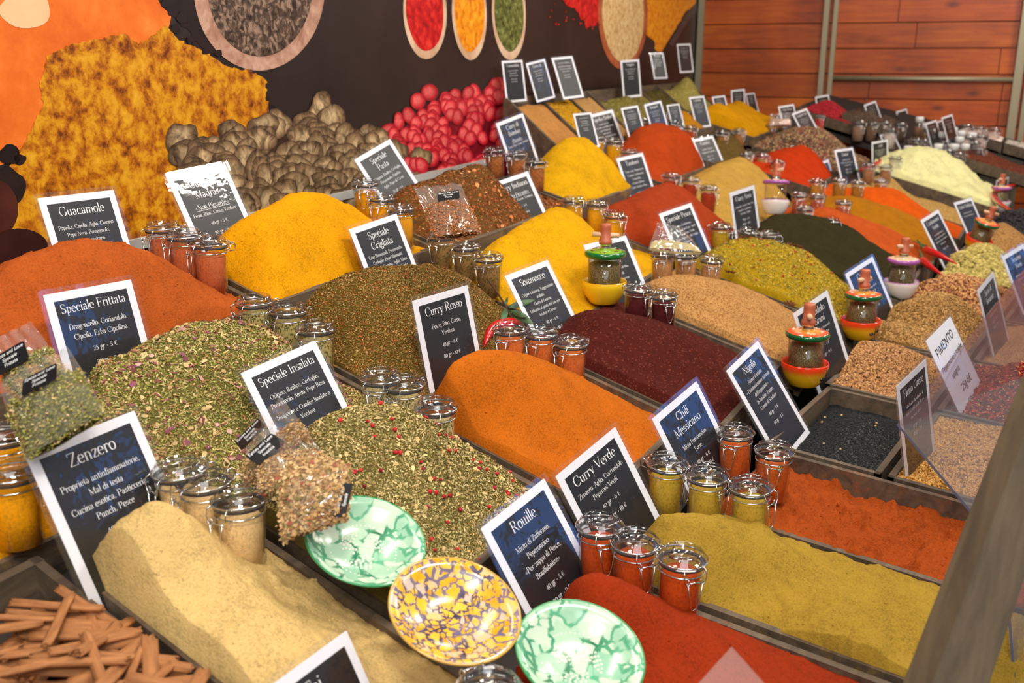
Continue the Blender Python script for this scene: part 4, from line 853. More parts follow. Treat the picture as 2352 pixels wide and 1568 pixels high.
heap('indiano', HP, 'tall heap of yellow powder in front of the Curry Indiano sign', 'spice heap', powder('p_indiano', (224, 164, 10)),
     [(1105, 590, .04), (1140, 552, .065), (1175, 528, .08), (1215, 504, .10), (1260, 483, .11), (1290, 480, .11), (1320, 494, .10), (1350, 520, .075), (1380, 550, .045), (1430, 580, .015), (1280, 580, .06), (1230, 640, .03), (1330, 660, .015)], edge=(-.008, -.004, .0, -.014), lump=.004, amp=.0028, crumb=.003)
heap('tand', HP, 'heap of brick red powder in front of the Tandoori sign', 'spice heap', powder('p_tand', (164, 60, 24)),
     [(1395, 490, .045), (1420, 470, .065), (1450, 455, .08), (1490, 436, .095), (1530, 423, .11), (1560, 430, .105), (1600, 460, .075), (1640, 490, .045), (1680, 520, .015), (1500, 530, .045), (1560, 520, .05)], edge=(-.008, -.004, .0, -.012), lump=.004, crumb=.004)
heap('cumino', HP, 'smooth heap of pale ochre ground cumin', 'spice heap', powder('p_cumino', (188, 146, 66)),
     [(1612, 415, .05), (1630, 395, .075), (1660, 374, .10), (1695, 362, .11), (1730, 372, .105), (1760, 400, .08), (1785, 430, .045), (1700, 430, .06), (1720, 480, .02)], edge=(-.008, -.006, .0, -.012), lump=.003, clump=54)
heap('kebab', HP, 'small heap of vivid orange red powder behind two black signs', 'spice heap', powder('p_kebab', (190, 54, 10)),
     [(1795, 360, .05), (1815, 342, .08), (1840, 333, .09), (1860, 340, .085), (1890, 372, .05), (1925, 402, .02)], edge=(-.01, -.01, .0, -.012), clump=36)
PEPC = [((130, 100, 74), 3), ((70, 52, 44), 2), ((200, 170, 124), 2), ((176, 70, 64), 1.6), ((104, 104, 64), 1)]
heap('pepper', HS, 'wide heap of mixed peppercorns of several colours', 'spice heap', powder('p_pepper', (96, 74, 56), fleck=((50, 36, 30), .6)),
     [], edge=(.0, -.01, .0, .0), extra=[(.15, .4, .07), (.4, .4, .11), (.75, .4, .11), (.5, .7, .09)], scatter=[dict(t='pebble', n=11000, s=(.005, .008), c=PEPC, lift=.001)])
heap('zenz', HP, 'long heap of pale beige ginger powder in the front', 'spice heap', powder('p_zenz', (228, 192, 124), light=1.08),
     [(195, 1290, .06), (250, 1222, .09), (300, 1190, .10), (345, 1164, .115), (380, 1180, .11), (430, 1218, .09), (500, 1275, .06), (580, 1320, .035), (680, 1380, .015), (400, 1330, .06), (520, 1450, .045), (640, 1510, .03)], edge=(-.01, -.0, -.004, -.008), lump=.006, amp=.003, crumb=.007, clump=189)
INS_C = [((148, 134, 72), 4), ((186, 168, 108), 3.5), ((120, 110, 54), 3.5), ((216, 192, 134), 2.4), ((172, 132, 84), 1.2)]
heap('insal', HH, 'heap of green salad herbs dotted with pink peppercorns', 'spice heap', powder('p_insal', (112, 98, 50)),
     [(690, 1000, .075), (740, 960, .10), (780, 942, .112), (830, 930, .12), (880, 927, .12), (930, 942, .112), (980, 972, .09), (1040, 1010, .06), (1120, 1055, .025), (900, 1080, .07), (1000, 1150, .045), (850, 1150, .05), (950, 1250, .02), (1150, 1130, .0)], edge=(-.01, -.004, .02, -.010),
     scatter=leafmix(40000, INS_C, (.002, .0052), 800, [((214, 190, 128), 2), ((190, 150, 88), 1)])+[dict(t='chip', n=500, s=(.004, .009), c=[((214, 188, 130), 2), ((196, 164, 104), 1)], tilt=.7, lift=.0015), dict(t='ball', n=150, s=(.0045, .006), c=[((196, 40, 44), 2), ((160, 30, 50), 1)], lift=.002)])
heap('rosso', HP, 'broad heap of orange powder beneath the Curry Rosso sign', 'spice heap', powder('p_rosso', (196, 102, 20)),
     [(985, 890, .075), (1010, 858, .09), (1045, 830, .105), (1085, 810, .115), (1130, 802, .115), (1180, 808, .11), (1240, 830, .095), (1300, 862, .07), (1360, 890, .045), (1430, 925, .02), (1490, 965, .0), (1200, 930, .06), (1330, 980, .03), (1250, 1060, .0), (1420, 1010, -.005)], edge=(-.01, -.012, .02, -.014), lump=.003, amp=.002, clump=72)
heap('somm', HP, 'broad heap of dark burgundy sumac', 'spice heap', powder('p_somm', (76, 26, 19), fleck=((112, 52, 38), .93), grain=230, dark=.5),
     [(1330, 722, .05), (1370, 732, .065), (1420, 742, .07), (1480, 752, .065), (1550, 762, .05), (1620, 785, .03), (1690, 822, .012), (1450, 830, .03), (1560, 870, .015)], edge=(.01, -.010, .02, -.012), lump=.003, amp=.0025)
heap('gmas', HP, 'broad heap of tan masala powder in front of three clip-top jars', 'spice heap', powder('p_gmas', (186, 138, 82), fleck=((150, 100, 54), .72), grain=240),
     [(1510, 652, .06), (1550, 641, .07), (1600, 640, .075), (1650, 650, .07), (1700, 662, .06), (1750, 680, .045), (1800, 705, .025), (1700, 740, .03), (1780, 790, .01)], edge=(-.0, -.010, .015, -.012), lump=.003, amp=.002, clump=54)
heap('pesce', HH, 'heap of yellow green fish herbs with star anise on top', 'spice heap', powder('p_pesce', (172, 138, 20)),
     [(1640, 590, .05), (1665, 565, .07), (1700, 552, .08), (1750, 550, .085), (1800, 562, .08), (1850, 585, .06), (1895, 615, .04), (1925, 645, .015), (1780, 640, .04), (1700, 640, .035)], edge=(-.005, -.008, .01, -.012),
     scatter=leafmix(11000, [((178, 150, 34), 4), ((140, 124, 40), 3), ((204, 176, 70), 2), ((106, 100, 40), 1.4)], (.004, .009))+[dict(t='ball', n=70, s=(.005, .0065), c=[((186, 50, 44), 1), ((150, 36, 40), 1)], lift=.0015)])
heap('nero', HP, 'broad heap of blackish green powder', 'spice heap', powder('p_nero', (50, 44, 20)),
     [(1745, 520, .05), (1780, 500, .07), (1820, 490, .08), (1870, 500, .075), (1920, 512, .06), (1980, 524, .045), (2015, 545, .025), (2035, 575, .008), (1880, 580, .03)], edge=(-.005, -.01, .01, -.01), lump=.006, crumb=.004, clump=135)
heap('orange', HP, 'strip of orange red powder just behind the blackish heap', 'spice heap', powder('p_orange', (186, 80, 28)),
     [(1890, 490, .05), (1950, 500, .055), (2030, 520, .045), (2080, 545, .03)], edge=(.0, -.01, .0, .0), lump=.003)
heap('ochre', HP, 'strip of ochre brown powder between two orange ones', 'spice heap', powder('p_ochre', (168, 106, 14)),
     [(1940, 455, .055), (1990, 460, .065), (2050, 478, .055), (2110, 505, .035)], edge=(.0, -.01, .0, .0), lump=.004, crumb=.004)
heap('bright', HP, 'strip of vivid orange powder behind the ochre one', 'spice heap', powder('p_bright', (212, 86, 12)),
     [(2000, 430, .055), (2060, 440, .065), (2130, 458, .055), (2190, 485, .035)], edge=(.0, -.01, .0, .0), lump=.004)
heap('zaat', HS, 'strip of light brown seed blend beside the pale powder', 'spice heap', powder('p_zaat', (168, 126, 64), fleck=((206, 172, 110), .7), grain=260),
     [(2030, 400, .05), (2090, 402, .06), (2150, 425, .05), (2210, 455, .03)], edge=(.0, -.01, .0, .0))
heap('garlic', HP, 'tall lumpy heap of pale cream garlic powder', 'spice heap', powder('p_garlic', (232, 228, 166)),
     [], edge=(.03, .0, .02, .02), extra=[(.12, .3, .07), (.35, .25, .11), (.7, .3, .12), (.5, .5, .115), (.75, .6, .11), (.5, .78, .07)], lump=.02, crumb=.012, clump=27)
heap('tai', HP, 'dark red powder low in the crate behind the plates', 'spice heap', powder('p_tai', (120, 48, 20)), [], edge=(-.03, -.03, -.03, -.03))
heap('rouille', HP, 'heap of deep red orange powder beside the patterned plates', 'spice heap', powder('p_rouille', (156, 50, 16)),
     [(1258, 1415, .045), (1290, 1372, .075), (1330, 1350, .095), (1370, 1340, .105), (1420, 1350, .10), (1480, 1372, .085), (1550, 1400, .06), (1620, 1425, .04), (1700, 1460, .02), (1800, 1520, .012), (1500, 1500, .05)], edge=(-.0, -.004, .03, -.010), lump=.004, amp=.002, crumb=.003, clump=157)
heap('verde', HP, 'long heap of olive yellow curry powder', 'spice heap', powder('p_verde', (172, 138, 50)),
     [(1475, 1192, .055), (1520, 1186, .075), (1580, 1190, .08), (1640, 1205, .075), (1700, 1208, .065), (1745, 1203, .06), (1790, 1245, .035), (1870, 1290, .025), (1960, 1335, .02), (2080, 1390, .015), (1720, 1330, .02), (1850, 1400, .015), (1950, 1480, .015), (1650, 1270, .05)], edge=(.0, -.004, -.004, .0), lump=.010, amp=.003, crumb=.006)
heap('mess', HP, 'crumbly low heap of orange chili powder in a half empty crate', 'spice heap', powder('p_mess', (168, 74, 24)),
     [(1800, 1160, .0), (1850, 1190, -.02), (1900, 1250, -.015), (2000, 1300, -.02), (2100, 1330, -.02)], edge=(-.0, -.02, -.004, -.034), lump=.016, amp=.007, crumb=.024, clump=315)
heap('nig', HS, 'flat heap of jet black nigella seeds', 'spice heap', plain('p_nig', (22, 22, 22), .6),
     [], edge=(-.045, -.022, -.035, -.035), extra=[(.5, .5, .004), (.3, .6, -.004), (.7, .5, -.004)], scatter=[dict(t='seed', n=16000, s=(.0035, .005), c=[((26, 27, 28), 6), ((44, 44, 44), 2)], asp=(.8, 1.1), lift=.0003), dict(t='pebble', n=7, s=(.005, .006), c=[((196, 160, 110), 1)], lift=.001)])
heap('corg', HS, 'heap of round coriander seeds', 'spice heap', powder('p_corg', (70, 42, 24)),
     [(1870, 830, .02), (1920, 800, .03), (1970, 788, .035), (2030, 790, .035), (2080, 803, .03), (2010, 870, .005)], edge=(-.004, -.014, -.006, -.012), scatter=[dict(t='ball', n=11500, s=(.0040, .0054), c=[((168, 118, 70), 4), ((124, 82, 48), 3.5), ((196, 150, 98), 2)], lift=.001)])
heap('cums', HS, 'heap of slender brown cumin seeds', 'spice heap', powder('p_cums', (130, 94, 50)),
     [(2020, 740, .03), (2060, 705, .045), (2110, 683, .06), (2160, 680, .06), (2200, 692, .05), (2240, 720, .03), (2120, 750, .02)], edge=(-.004, -.012, -.0, -.01), scatter=[dict(t='seed', n=11000, s=(.007, .011), c=[((168, 124, 66), 4), ((134, 98, 52), 3), ((196, 156, 96), 2)], asp=(.55, .8), tilt=.6, lift=.001)])
heap('speck', HS, 'heap of two tone brown and tan speckled seeds', 'spice heap', powder('p_speck', (130, 84, 50)),
     [(2120, 650, .035), (2160, 637, .045), (2220, 637, .045), (2280, 650, .03)], edge=(-.004, -.012, -.0, -.0), scatter=[dict(t='pebble', n=7000, s=(.005, .008), c=[((200, 150, 92), 3), ((110, 56, 34), 2), ((150, 90, 54), 2)], lift=.001)])
heap('card', HS, 'heap of pale green cardamom pods', 'spice heap', powder('p_card', (120, 104, 50)),
     [(2195, 588, .04), (2230, 570, .05), (2280, 572, .05), (2310, 592, .035)], edge=(-.004, -.012, -.0, -.0), scatter=[dict(t='pod', n=2600, s=(.014, .021), c=[((176, 156, 84), 3), ((150, 134, 66), 2), ((198, 180, 110), 1)], tilt=.6, lift=.004)])
heap('brown', HS, 'heap of fine light brown seeds beside the cardamom', 'spice heap', powder('p_brown', (172, 128, 76), fleck=((120, 80, 44), .7), grain=200),
     [(2262, 535, .04), (2300, 515, .06), (2345, 500, .06)], edge=(-.004, -.012, -.0, -.0))
heap('black', HS, 'heap of black dried berries at the far end of the front row', 'spice heap', plain('p_black', (26, 22, 24), .6),
     [(2300, 492, .05), (2345, 482, .05)], edge=(-.004, -.012, -.0, -.0), scatter=[dict(t='pebble', n=2600, s=(.008, .014), c=[((34, 30, 34), 3), ((60, 52, 56), 1)], lift=.002)])
heap('fieno', HS, 'heap of golden angular fenugreek seeds', 'spice heap', powder('p_fieno', (150, 100, 40)),
     [], edge=(-.008, .0, -.006, -.004), extra=[(.5, .4, .012), (.6, .7, .012)], scatter=[dict(t='pebble', n=13000, s=(.0042, .0062), c=[((206, 152, 70), 4), ((176, 122, 50), 3), ((222, 178, 104), 2)], asp=(.6, .8), lift=.0008)])
heap('pim', HS, 'heap of dark red pepper flakes with pale seeds', 'spice heap', powder('p_pim', (96, 22, 16)),
     [], edge=(-.02, .0, -.02, .0), extra=[(.4, .3, .05), (.7, .4, .06), (.6, .7, .04)], scatter=[dict(t='chip', n=8000, s=(.005, .011), c=[((150, 30, 18), 4), ((108, 22, 18), 3), ((190, 60, 28), 2)], tilt=.8, lift=.001), dict(t='leaf', n=1500, s=(.004, .006), c=[((214, 160, 90), 1)], lift=.003, asp=(1, 1.6))])
heap('sesame', HS, 'heap of pale sesame seeds behind the acrylic guard', 'spice heap', powder('p_sesame', (196, 152, 100), grain=300, fleck=((160, 116, 70), .7)),
     [], edge=(-.02, .0, -.02, .0), extra=[(.6, .4, .05), (.6, .7, .04)])
heap('dseed', HS, 'low heap of black sesame behind the acrylic guard', 'spice heap', plain('p_dseed', (34, 30, 30), .7), [], edge=(-.02, -.01, -.02, -.01), extra=[(.6, .5, .01)])

# ---------------------------------------------------------------- tilted rack before the banner
rk = empty('tilted_rack', rp_(6, 3.9, .12, -.2)); tag(rk, 'steeply tilted dark wooden rack below the ladle on the banner', 'rack'); ro = -Vector(rk.location)
RX = [2.98, 3.26, 3.54, 3.80, 4.5, 4.86, 5.5]
def rpt(x, d, up=0): return Vector(rp_(6, x, d, up))
D0, D1 = .0, .225
for x in RX:
    mb = MB(); beam(mb, rpt(x, D0)+ro, rpt(x, D1)+ro, .012, .10, (1, 0, 0)); mb.build('divider_board', crate_mat(None), rk, smooth=False)
mb = MB(); beam(mb, rpt(RX[0], D0)+ro, rpt(RX[-1]+.012, D0)+ro, .012, .11, (0, 1, 0)); mb.build('back_board', crate_mat(None), rk, smooth=False)
mb = MB(); beam(mb, rpt(RX[0], D1, .0)+ro, rpt(RX[-1]+.012, D1, .0)+ro, .012, .10, (0, -1, 0)); mb.build('front_board', crate_mat(None), rk, smooth=False)
P = [rpt(x, d, -.095)+ro for x, d in ((RX[0], D0), (RX[-1], D0), (RX[-1], D1), (RX[0], D1))]; P += [p-Vector((0, 0, .015)) for p in P]
mb = MB(); mb.add(P, [(0,1,2,3),(7,6,5,4),(0,4,5,1),(1,5,6,2),(2,6,7,3),(3,7,4,0)]); mb.build('bottom_board', crate_mat(None), rk, smooth=False)
for x in (3.0, 5.1):
    p = rpt(x, .2, -.1); lo = rp_(1, x, -.02)[2]-.06
    mb = MB(); mb.box(Vector((p.x, p.y+.02, (p.z+lo)/2))+ro, (.03, .03, max(.05, p.z-lo))); mb.build('support_leg', crate_mat(None), rk, smooth=False)
RK = [('rk1', 'tan ground coriander in the rack, end bin nearest the berries', powder('p_rk1', (190, 132, 72)), []),
      ('rk2', 'yellow lumpy curry in the rack beside the tan coriander', powder('p_rk2', (206, 150, 24)), [((206, 152, 30), 2), ((160, 112, 24), 1)]),
      ('rk3', 'pale tan powder in the rack beside the yellow curry', powder('p_rk3', (186, 140, 84)), []),
      ('rk4', 'wide bin of green oregano in the rack', powder('p_rk4', (128, 116, 52)), [((150, 138, 70), 3), ((118, 108, 50), 2), ((176, 160, 96), 1)]),
      ('rk5', 'narrow bin of dark green herb in the rack', powder('p_rk5', (92, 80, 34)), [((108, 96, 44), 2), ((80, 70, 30), 2)]),
      ('rk6', 'tall end bin of pale green herb in the rack by the wood wall', powder('p_rk6', (160, 146, 74)), [((176, 162, 90), 3), ((150, 136, 70), 2), ((196, 184, 120), 1)])]
for i, (k, lab, mt, cols) in enumerate(RK):
    TRAY[k] = (6, RX[i]+.012, RX[i+1], D0+.012, D1-.012, 0)
    hi = .085 if i == 5 else .022
    heap(k, HH if cols else HP, lab, 'spice heap', mt, [], edge=(-.02 if i != 3 else -.04, -.02, -.012, -.012), extra=[(.5, .3, hi), (.5, .55, hi), (.4, .8, hi*.5)], lump=.004, inset=.004,
         scatter=leafmix(2600 if i != 3 else 6000, cols, (.005, .010)) if cols else ())
# ---------------------------------------------------------------- signs
P40, P80 = ['40 gr - 5 €', '80 gr - 9 €'], ['40 gr - 6 €', '80 gr - 10 €']
SG = {
 'guac': (['Guacamole'], ['', 'Paprika, Cipolla, Aglio, Cumino', 'Pepe Nero, Prezzemolo,', 'Misto messicano', '« Mix con Avocado per Salsa »', '', '40 gr - 6 €'], 'sign that reads Guacamole, standing in the orange heap below the banner'),
 'madras': (['Curry di', 'Madras'], ['u:«Non Piccante»', 'Pesce, Riso , Carne, Verdura', '', '40 gr - 5 €', '', '80 gr - 9 €'], 'sign that reads Curry di Madras, behind the tallest yellow heap'),
 'fritt': (['Speciale Frittata'], ['', 'Dragoncello, Coriandolo,', 'Cipolla, Erba Cipollina', '', '25 gr - 5 €', '', '50 gr - 9 €'], 'sign that reads Speciale Frittata, behind the green omelette herbs'),
 'pasta': (['Speciale', 'Pasta'], ['Origano, Basilico, Cerfoglio,', 'Prezzemolo, Paprika,', 'Aglio, Pepe di Cajun', '', '25 gr - 5 €'], 'tilted sign that reads Speciale Pasta, against the banner'),
 'grig': (['Speciale', 'Grigliata'], ['Erbe Provenzali, Prezzemolo,', 'Cerfoglio, Pepe Macinato,', 'Paprika, Cumino, Aglio, Niora', 'Verdure e Carni alla Griglia', '', '25 gr - 5 €', '50 gr - 9 €'], 'sign that reads Speciale Grigliata, behind the brown grill herbs'),
 'bombay': (['Curry di', 'Bombay'], ['u:«Piccante»', 'Pesce, Riso, Carne, Verdura', '', '40 gr - 5 €'], 'sign that reads Curry di Bombay, beside the printed berries'),
 'indiano': (['Curry Indiano'], ['u:«Medio Piccante»', 'Pesce, Riso , Carne, Verdura', '', '40 gr - 5 €', '', '80 gr - 9 €'], 'sign that reads Curry Indiano, behind the yellow heap'),
 'tand': (['Tandoori'], ['', 'Curry rosso, Peperoncino,', 'Cumino, Cardamomo,', 'Coriandolo...', '«Cucina Indiana»', 'Carne, Verdure, Riso...', '']+P80, 'sign that reads Tandoori, behind the brick red heap'),
 'dolce': (['Paprika Dolce'], ['~.5', '~.95', '~.6', '~.4', '~.9', '~.5'], 'sign that reads Paprika Dolce, before the tilted rack'),
 'cumino': (['Cumino'], ['', 'Legumi, Hummus', '«Leggermente piccante»', '']+P40, 'sign that reads Cumino, behind the pale ochre heap'),
 'zenz': (['Zenzero'], ['', 'Proprietà antinfiammatorie,', 'Mal di testa', 'Cucina esotica, Pasticceria,', 'Punch, Pesce', '', '40 gr - 5 €', '', '80 gr - 9 €'], 'sign that reads Zenzero, behind the beige ginger powder'),
 'insal': (['Speciale Insalata'], ['', 'Origano, Basilico, Cerfoglio,', 'Prezzemolo, Aneto, Pepe Rosa', '', 'Insaporire e Condire Insalate e', 'Verdure', '', '25 gr - 5 €', '', '50 gr - 9 €'], 'sign that reads Speciale Insalata, behind the pink peppercorn herbs'),
 'rosso': (['Curry Rosso'], ['', 'Pesce, Riso, Carne,', 'Verdura', '']+['40 gr - 6 €', '', '80 gr - 10 €'], 'sign that reads Curry Rosso, behind the broad orange heap'),
 'somm': (['Sommacco'], ['', 'Origine Libanese, Leggermente', 'acidulo,', 'Gusto di Limone,', 'Utilizzato al posto del Sale per', 'Insalate e Carne»', '', '40 gr - 6 €', '', '80 gr - 10 €'], 'sign that reads Sommacco, behind the burgundy sumac'),
 'gmas': (['Garam', 'Masala'], ['', '~.8', 'Zuppe di', '~.6', '']+P80, 'sign half hidden behind the green lidded spice mill'),
 'pesce': (['Speciale Pesce'], ['', 'Curcuma, Cardamomo,', 'Dragoncello, Pepe Rosa, Aneto', 'Finocchio, Anice, Verde', 'Zuppa, In Brodo, Alla Griglia', 'Carpaccio»', '', '25 gr - 5 €', '50 gr - 9 €'], 'sign that reads Speciale Pesce, with a crumpled bag before it'),
 'nero': (['Curry Nero'], ['', 'Coriandolo, Cumino, Pepe Nero', 'Garofano, Cardamomo,', 'Finocchio, Nigella', '']+P80, 'sign that reads Curry Nero, behind the blackish heap'),
 'zaat': (['Zaatar'], ['', '~.6', '~.9', '~.5', '']+P80, 'sign that reads Zaatar, behind the brown seed blend'),
 'rouille': (['Rouille'], ['', 'Misto di Zafferano,', 'Peperoncino', '«Per zuppa di Pesce,', 'Bouillabaisse»', '', '40 gr - 5 €', '', '80 gr - 9 €'], 'sign that reads Rouille, behind the yellow patterned plate'),
 'verde': (['Curry Verde'], ['Zenzero, Aglio, Corriandolo', 'Peperoni Verdi', '', '40 gr - 6 €', '', '80 gr - 10 €'], 'sign that reads Curry Verde, behind the olive yellow heap'),
 'mess': (['Chili', 'Messicano'], ['', 'Misto Peperoncino', 'Forte', '', '40 gr - 6 €', '80 gr - 10 €'], 'sign that reads Chili Messicano, behind the half empty orange crate'),
 'nig': (['Nigella'], ['Aroma Fruttato', '« Disintossicazione naturale', "dell'organismo »", 'In Insalate, Zuppe,', 'Creme di Verdure', '', '40 gr - 4 €', '', '80 gr - 7 €'], 'sign that reads Nigella, at the corner of the black seed crate'),
 'corg': (['Coriandolo', 'in Grani'], ['~.9', '~.7', '', '']+['40 gr - 5 €', '', '80 gr - 9 €'], 'sign that reads Coriandolo in Grani, behind an orange lidded spice mill'),
 'cums': (['Cumino', 'in Grani'], ['~.8', '~.6', '', '']+P40, 'sign behind the spice mill before the cumin seed'),
 'card': (['Cardamomo', 'Verde'], ['', '~.7', '~.8', '~.9', '~.4', '', '40 gr - 9 €'], 'sign that reads Cardamomo Verde, behind the pale green pods'),
 'anice': (['Anice Stellato'], ['', '~.7', '~.8'], 'sign that reads Anice Stellato, behind the vivid orange strip'),
 'fieno': (['Fieno Greco'], ['', '~.8', '~.9', '~.5', '']+P40, 'sign that reads Fieno Greco, behind the golden fenugreek'),
 'semi': (['Semi di', 'Sesamo'], ['', '~.8', '~.6', '']+P40, 'sign that reads Semi di Sesamo, behind the acrylic guard'),
 'snero': (['Sesamo', 'Nero'], ['', '~.8', '~.6', '']+P40, 'sign that reads Sesamo Nero, near the far end of the acrylic guard'),
 'tai': (['Tai'], ['', '~.9', '~.8'], 'sign that reads Tai, cut off below the ginger powder'),
}
for k, (ti, bo_, lab) in SG.items(): price_sign(k, ti, bo_, 'black '+lab)
price_sign('pim', [], [('PIMENTO', .0255, -.004, .168, .10), ('Peperoncino a scaglie', .0165, .0, .136, .10), ('.spagna.', .0185, -.012, .108, .10), ('25g-5€', .026, .012, .072, .06), ('50g-9€', .026, .016, .036, .06)], 'white handwritten sign that reads PIMENTO, in the red pepper flakes', white=True)
FAR = {'coria': ('Coriandolo', 0.68, 'first sign on the tilted rack, above the tan coriander'), 'cur2': ('Curry di', 0.69, 'second sign on the tilted rack, above the yellow curry'), 'gl': ('', 0.775, 'sign with a bright lamp glare on the tilted rack'),
 'orig': ('Origano', 0.79, 'sign standing in the wide green oregano bin of the rack'), 'cip': ('Cipolla', 0.65, 'sign above the narrow dark bin of the rack'), 'last': ('', 0.76, 'topmost sign above the end bin of the rack'),
 'berb': ('', 0.645, 'sign with only its top showing before the oregano bin'), 'bouq': ('Bouquet', 0.72, 'sign beside the jar cluster before the oregano bin'), 'sm': ('', 0.548, 'small sign tilted among jars below the oregano bin'),
 'colo': ('Colombo', 0.71, 'sign above two jars at the foot of the rack'), 'mar': ('', 0.675, 'sign rising behind the deep yellow heap'), 'sp': ('', 0.75, 'tall sign at the foot of the rack end bin'), 'sp2': ('', 0.55, 'small sign half hidden beside the rack end bin'),
 'hot': ('', 0.578, 'sign mostly covered by the Paprika Dolce one'), 'mas': ('', 1.16, 'sign peeking over the jar beside the sweet paprika'), 'affu': ('Paprika', .80, 'sign that reads Paprika before the olive brown heap'),
 'prosa': ('Pepe Rosa', .82, 'sign against the wood wall behind the peppercorn bag'), 'cinque': ('Cinque Pepi', .86, 'large tilted sign behind the mixed peppercorns'), 'a': ('', .735, 'sign standing before the twin metal posts'), 'pnero': ('Pepe Nero', .775, 'tall sign beside the pink red berries'),
 'b1': ('', .765, 'sign against the wood wall just past the metal posts'), 'b2': ('', .67, 'sign below the middle of the horizontal metal bar'), 'b3': ('', .78, 'highest sign over the white capped bottles'), 'c1': ('', .70, 'tilted sign before the white capped bottles'), 'c2': ('', .78, 'sign behind the first white capped bottles'), 'c3': ('', .70, 'narrow sign between two others near the bottles'),
 'd1': ('', .80, 'sign behind the one that reads Wasabi'), 'd2': ('', .73, 'sign among the dark pods beside the bottles'), 'was': ('Wasabi', .87, 'sign that reads Wasabi, behind the pale garlic powder'), 'keb': ('Misto Kebab', 1, 'sign that reads Misto Kebab, before the vivid red heap'),
 'poke': ('Misto Poke', 1, 'sign that reads Misto Poke, before the vivid red heap'), 'forte': ('Forte', .90, 'sign behind the purple rimmed mill near the Misto Kebab one'), 'rdark': ('', .80, 'dark sign turned aside near the red peppers'), 'bl': ('', .66, 'small sign behind the far purple rimmed mill')}
rb = random.Random(4)
for k, (ti, sc, lab) in FAR.items():
    x_ = POSE[k][0]
    if k not in ('coria', 'cur2', 'gl', 'orig', 'cip', 'last', 'berb', 'bouq', 'sm', 'colo', 'mar', 'sp', 'sp2', 'hot') and x_ > 4.6: sc = min(1, (4.6+.55*(min(x_, 7.75)-4.6))/x_)
    price_sign(k, [ti] if ti else [], ([] if ti else ['', '~%.1f' % rb.uniform(.5, .8)])+['', '~%.1f' % rb.uniform(.6, .95), '~%.1f' % rb.uniform(.5, .95), '~%.1f' % rb.uniform(.4, .8), '', '~.4', '~.4'], 'black '+lab, k=sc)
# ---------------------------------------------------------------- jars
FILL = lambda n, c, fl=None: powder('fill_'+n, c, grain=300, fleck=fl, bump=.2)
jars([(374, 512), (421, 530), (477, 548)], 1, FILL('guac', (190, 98, 56)), 'of orange powder beside the Guacamole heap', -95)
jars([(585, 682), (658, 700), (722, 742)], 2, FILL('fritt', (170, 152, 96), ((90, 86, 40), .8)), 'of green herbs beside the omelette herbs', -85)
jars([(839, 412), (873, 446), (921, 470)], 1, FILL('madras', (222, 150, 18)), 'of yellow powder before the Speciale Pasta sign', -70)
jars([(1137, 338), (1187, 347), (1231, 366)], 1, FILL('pasta', (170, 98, 50), ((110, 76, 40), .8)), 'of brown mix below the Curry di Bombay sign', -95)
jars([(1015, 533), (1070, 557), (1122, 582)], 2, FILL('grig', (150, 112, 66), ((90, 86, 44), .8)), 'of brown herbs behind the grill herbs', -80)
jars([(1371, 309), (1410, 318), (1448, 343)], 1, FILL('bombay', (220, 158, 20)), 'of yellow powder before the Paprika Dolce sign', -40)
jars([(1319, 452), (1368, 459), (1411, 486)], 2, FILL('indiano', (216, 150, 24)), 'of yellow powder beside the Curry Indiano heap', -25)
jars([(1541, 397), (1585, 406), (1629, 425)], 2, FILL('tand', (170, 60, 34)), 'of red powder behind the Tandoori heap', -20)
jars([(1548, 275), (1586, 288)], 1, FILL('dolce', (186, 80, 40)), 'of orange powder behind the sweet paprika heap', -30)
jars([(1479, 270), (1506, 262), (1531, 259), (1553, 256)], 1, FILL('dolce2', (192, 110, 70)), 'in the cluster at the foot of the oregano bin', -30, up=.117)
jar(1450, 283, 1, FILL('dolce3', (214, 150, 50)), 'single clip-top glass jar of yellow powder at the foot of the rack', -30)
jars([(1582, 254), (1611, 250)], 1, FILL('colombo', (190, 140, 60)), 'below the sign that reads Colombo', -30, up=.112)
jars([(1661, 299), (1698, 295)], 1, FILL('affu', (160, 110, 60)), 'behind the small olive brown heap', -30)
jars([(1717, 349), (1751, 352), (1785, 367)], 2, FILL('cumino', (190, 136, 70)), 'of ochre powder behind the ground cumin', -40)
jars([(1818, 334), (1875, 333), (1897, 336)], 2, FILL('kebab', (214, 70, 30)), 'of red powder around the vivid red heap', -30, up=.112)
jars([(1773, 284), (1791, 268), (1808, 290)], 2, FILL('pepper', (150, 96, 80), ((90, 60, 50), .8)), 'of peppercorns before the Cinque Pepi sign', -40, up=.142)
jars([(1884, 262), (1911, 259), (1936, 254)], 1, FILL('pink', (196, 60, 60)), 'behind the pink red berries by the wood wall', -40, up=.182)
jars([(1878, 410), (1930, 408), (1973, 414), (2025, 410)], 3, FILL('ochre', (184, 122, 50)), 'in the row before the Zaatar sign', -45)
jars([(1837, 441), (1880, 445), (1936, 459)], 3, FILL('orange', (194, 92, 60)), 'of orange powder behind the blackish heap', -60)
jars([(1851, 473), (1908, 501)], 3, FILL('nero', (64, 66, 60)), 'of dark powder at the crest of the blackish heap', -40, up=.092)
jars([(1657, 512), (1717, 525), (1768, 532)], 3, FILL('pesce', (176, 140, 40)), 'of yellow herbs behind the fish herb heap', -20)
jars([(1523, 574), (1578, 578), (1633, 588)], 3, FILL('gmas', (182, 130, 84)), 'of tan powder behind the masala heap', -60)
jars([(1462, 652), (1527, 669)], 3, FILL('somm', (84, 30, 30)), 'of burgundy powder behind the sumac', -35)
jars([(1172, 746), (1241, 752), (1311, 775)], 3, FILL('rosso', (200, 104, 50)), 'of orange powder between the Curry Rosso heap and the sumac', -85)
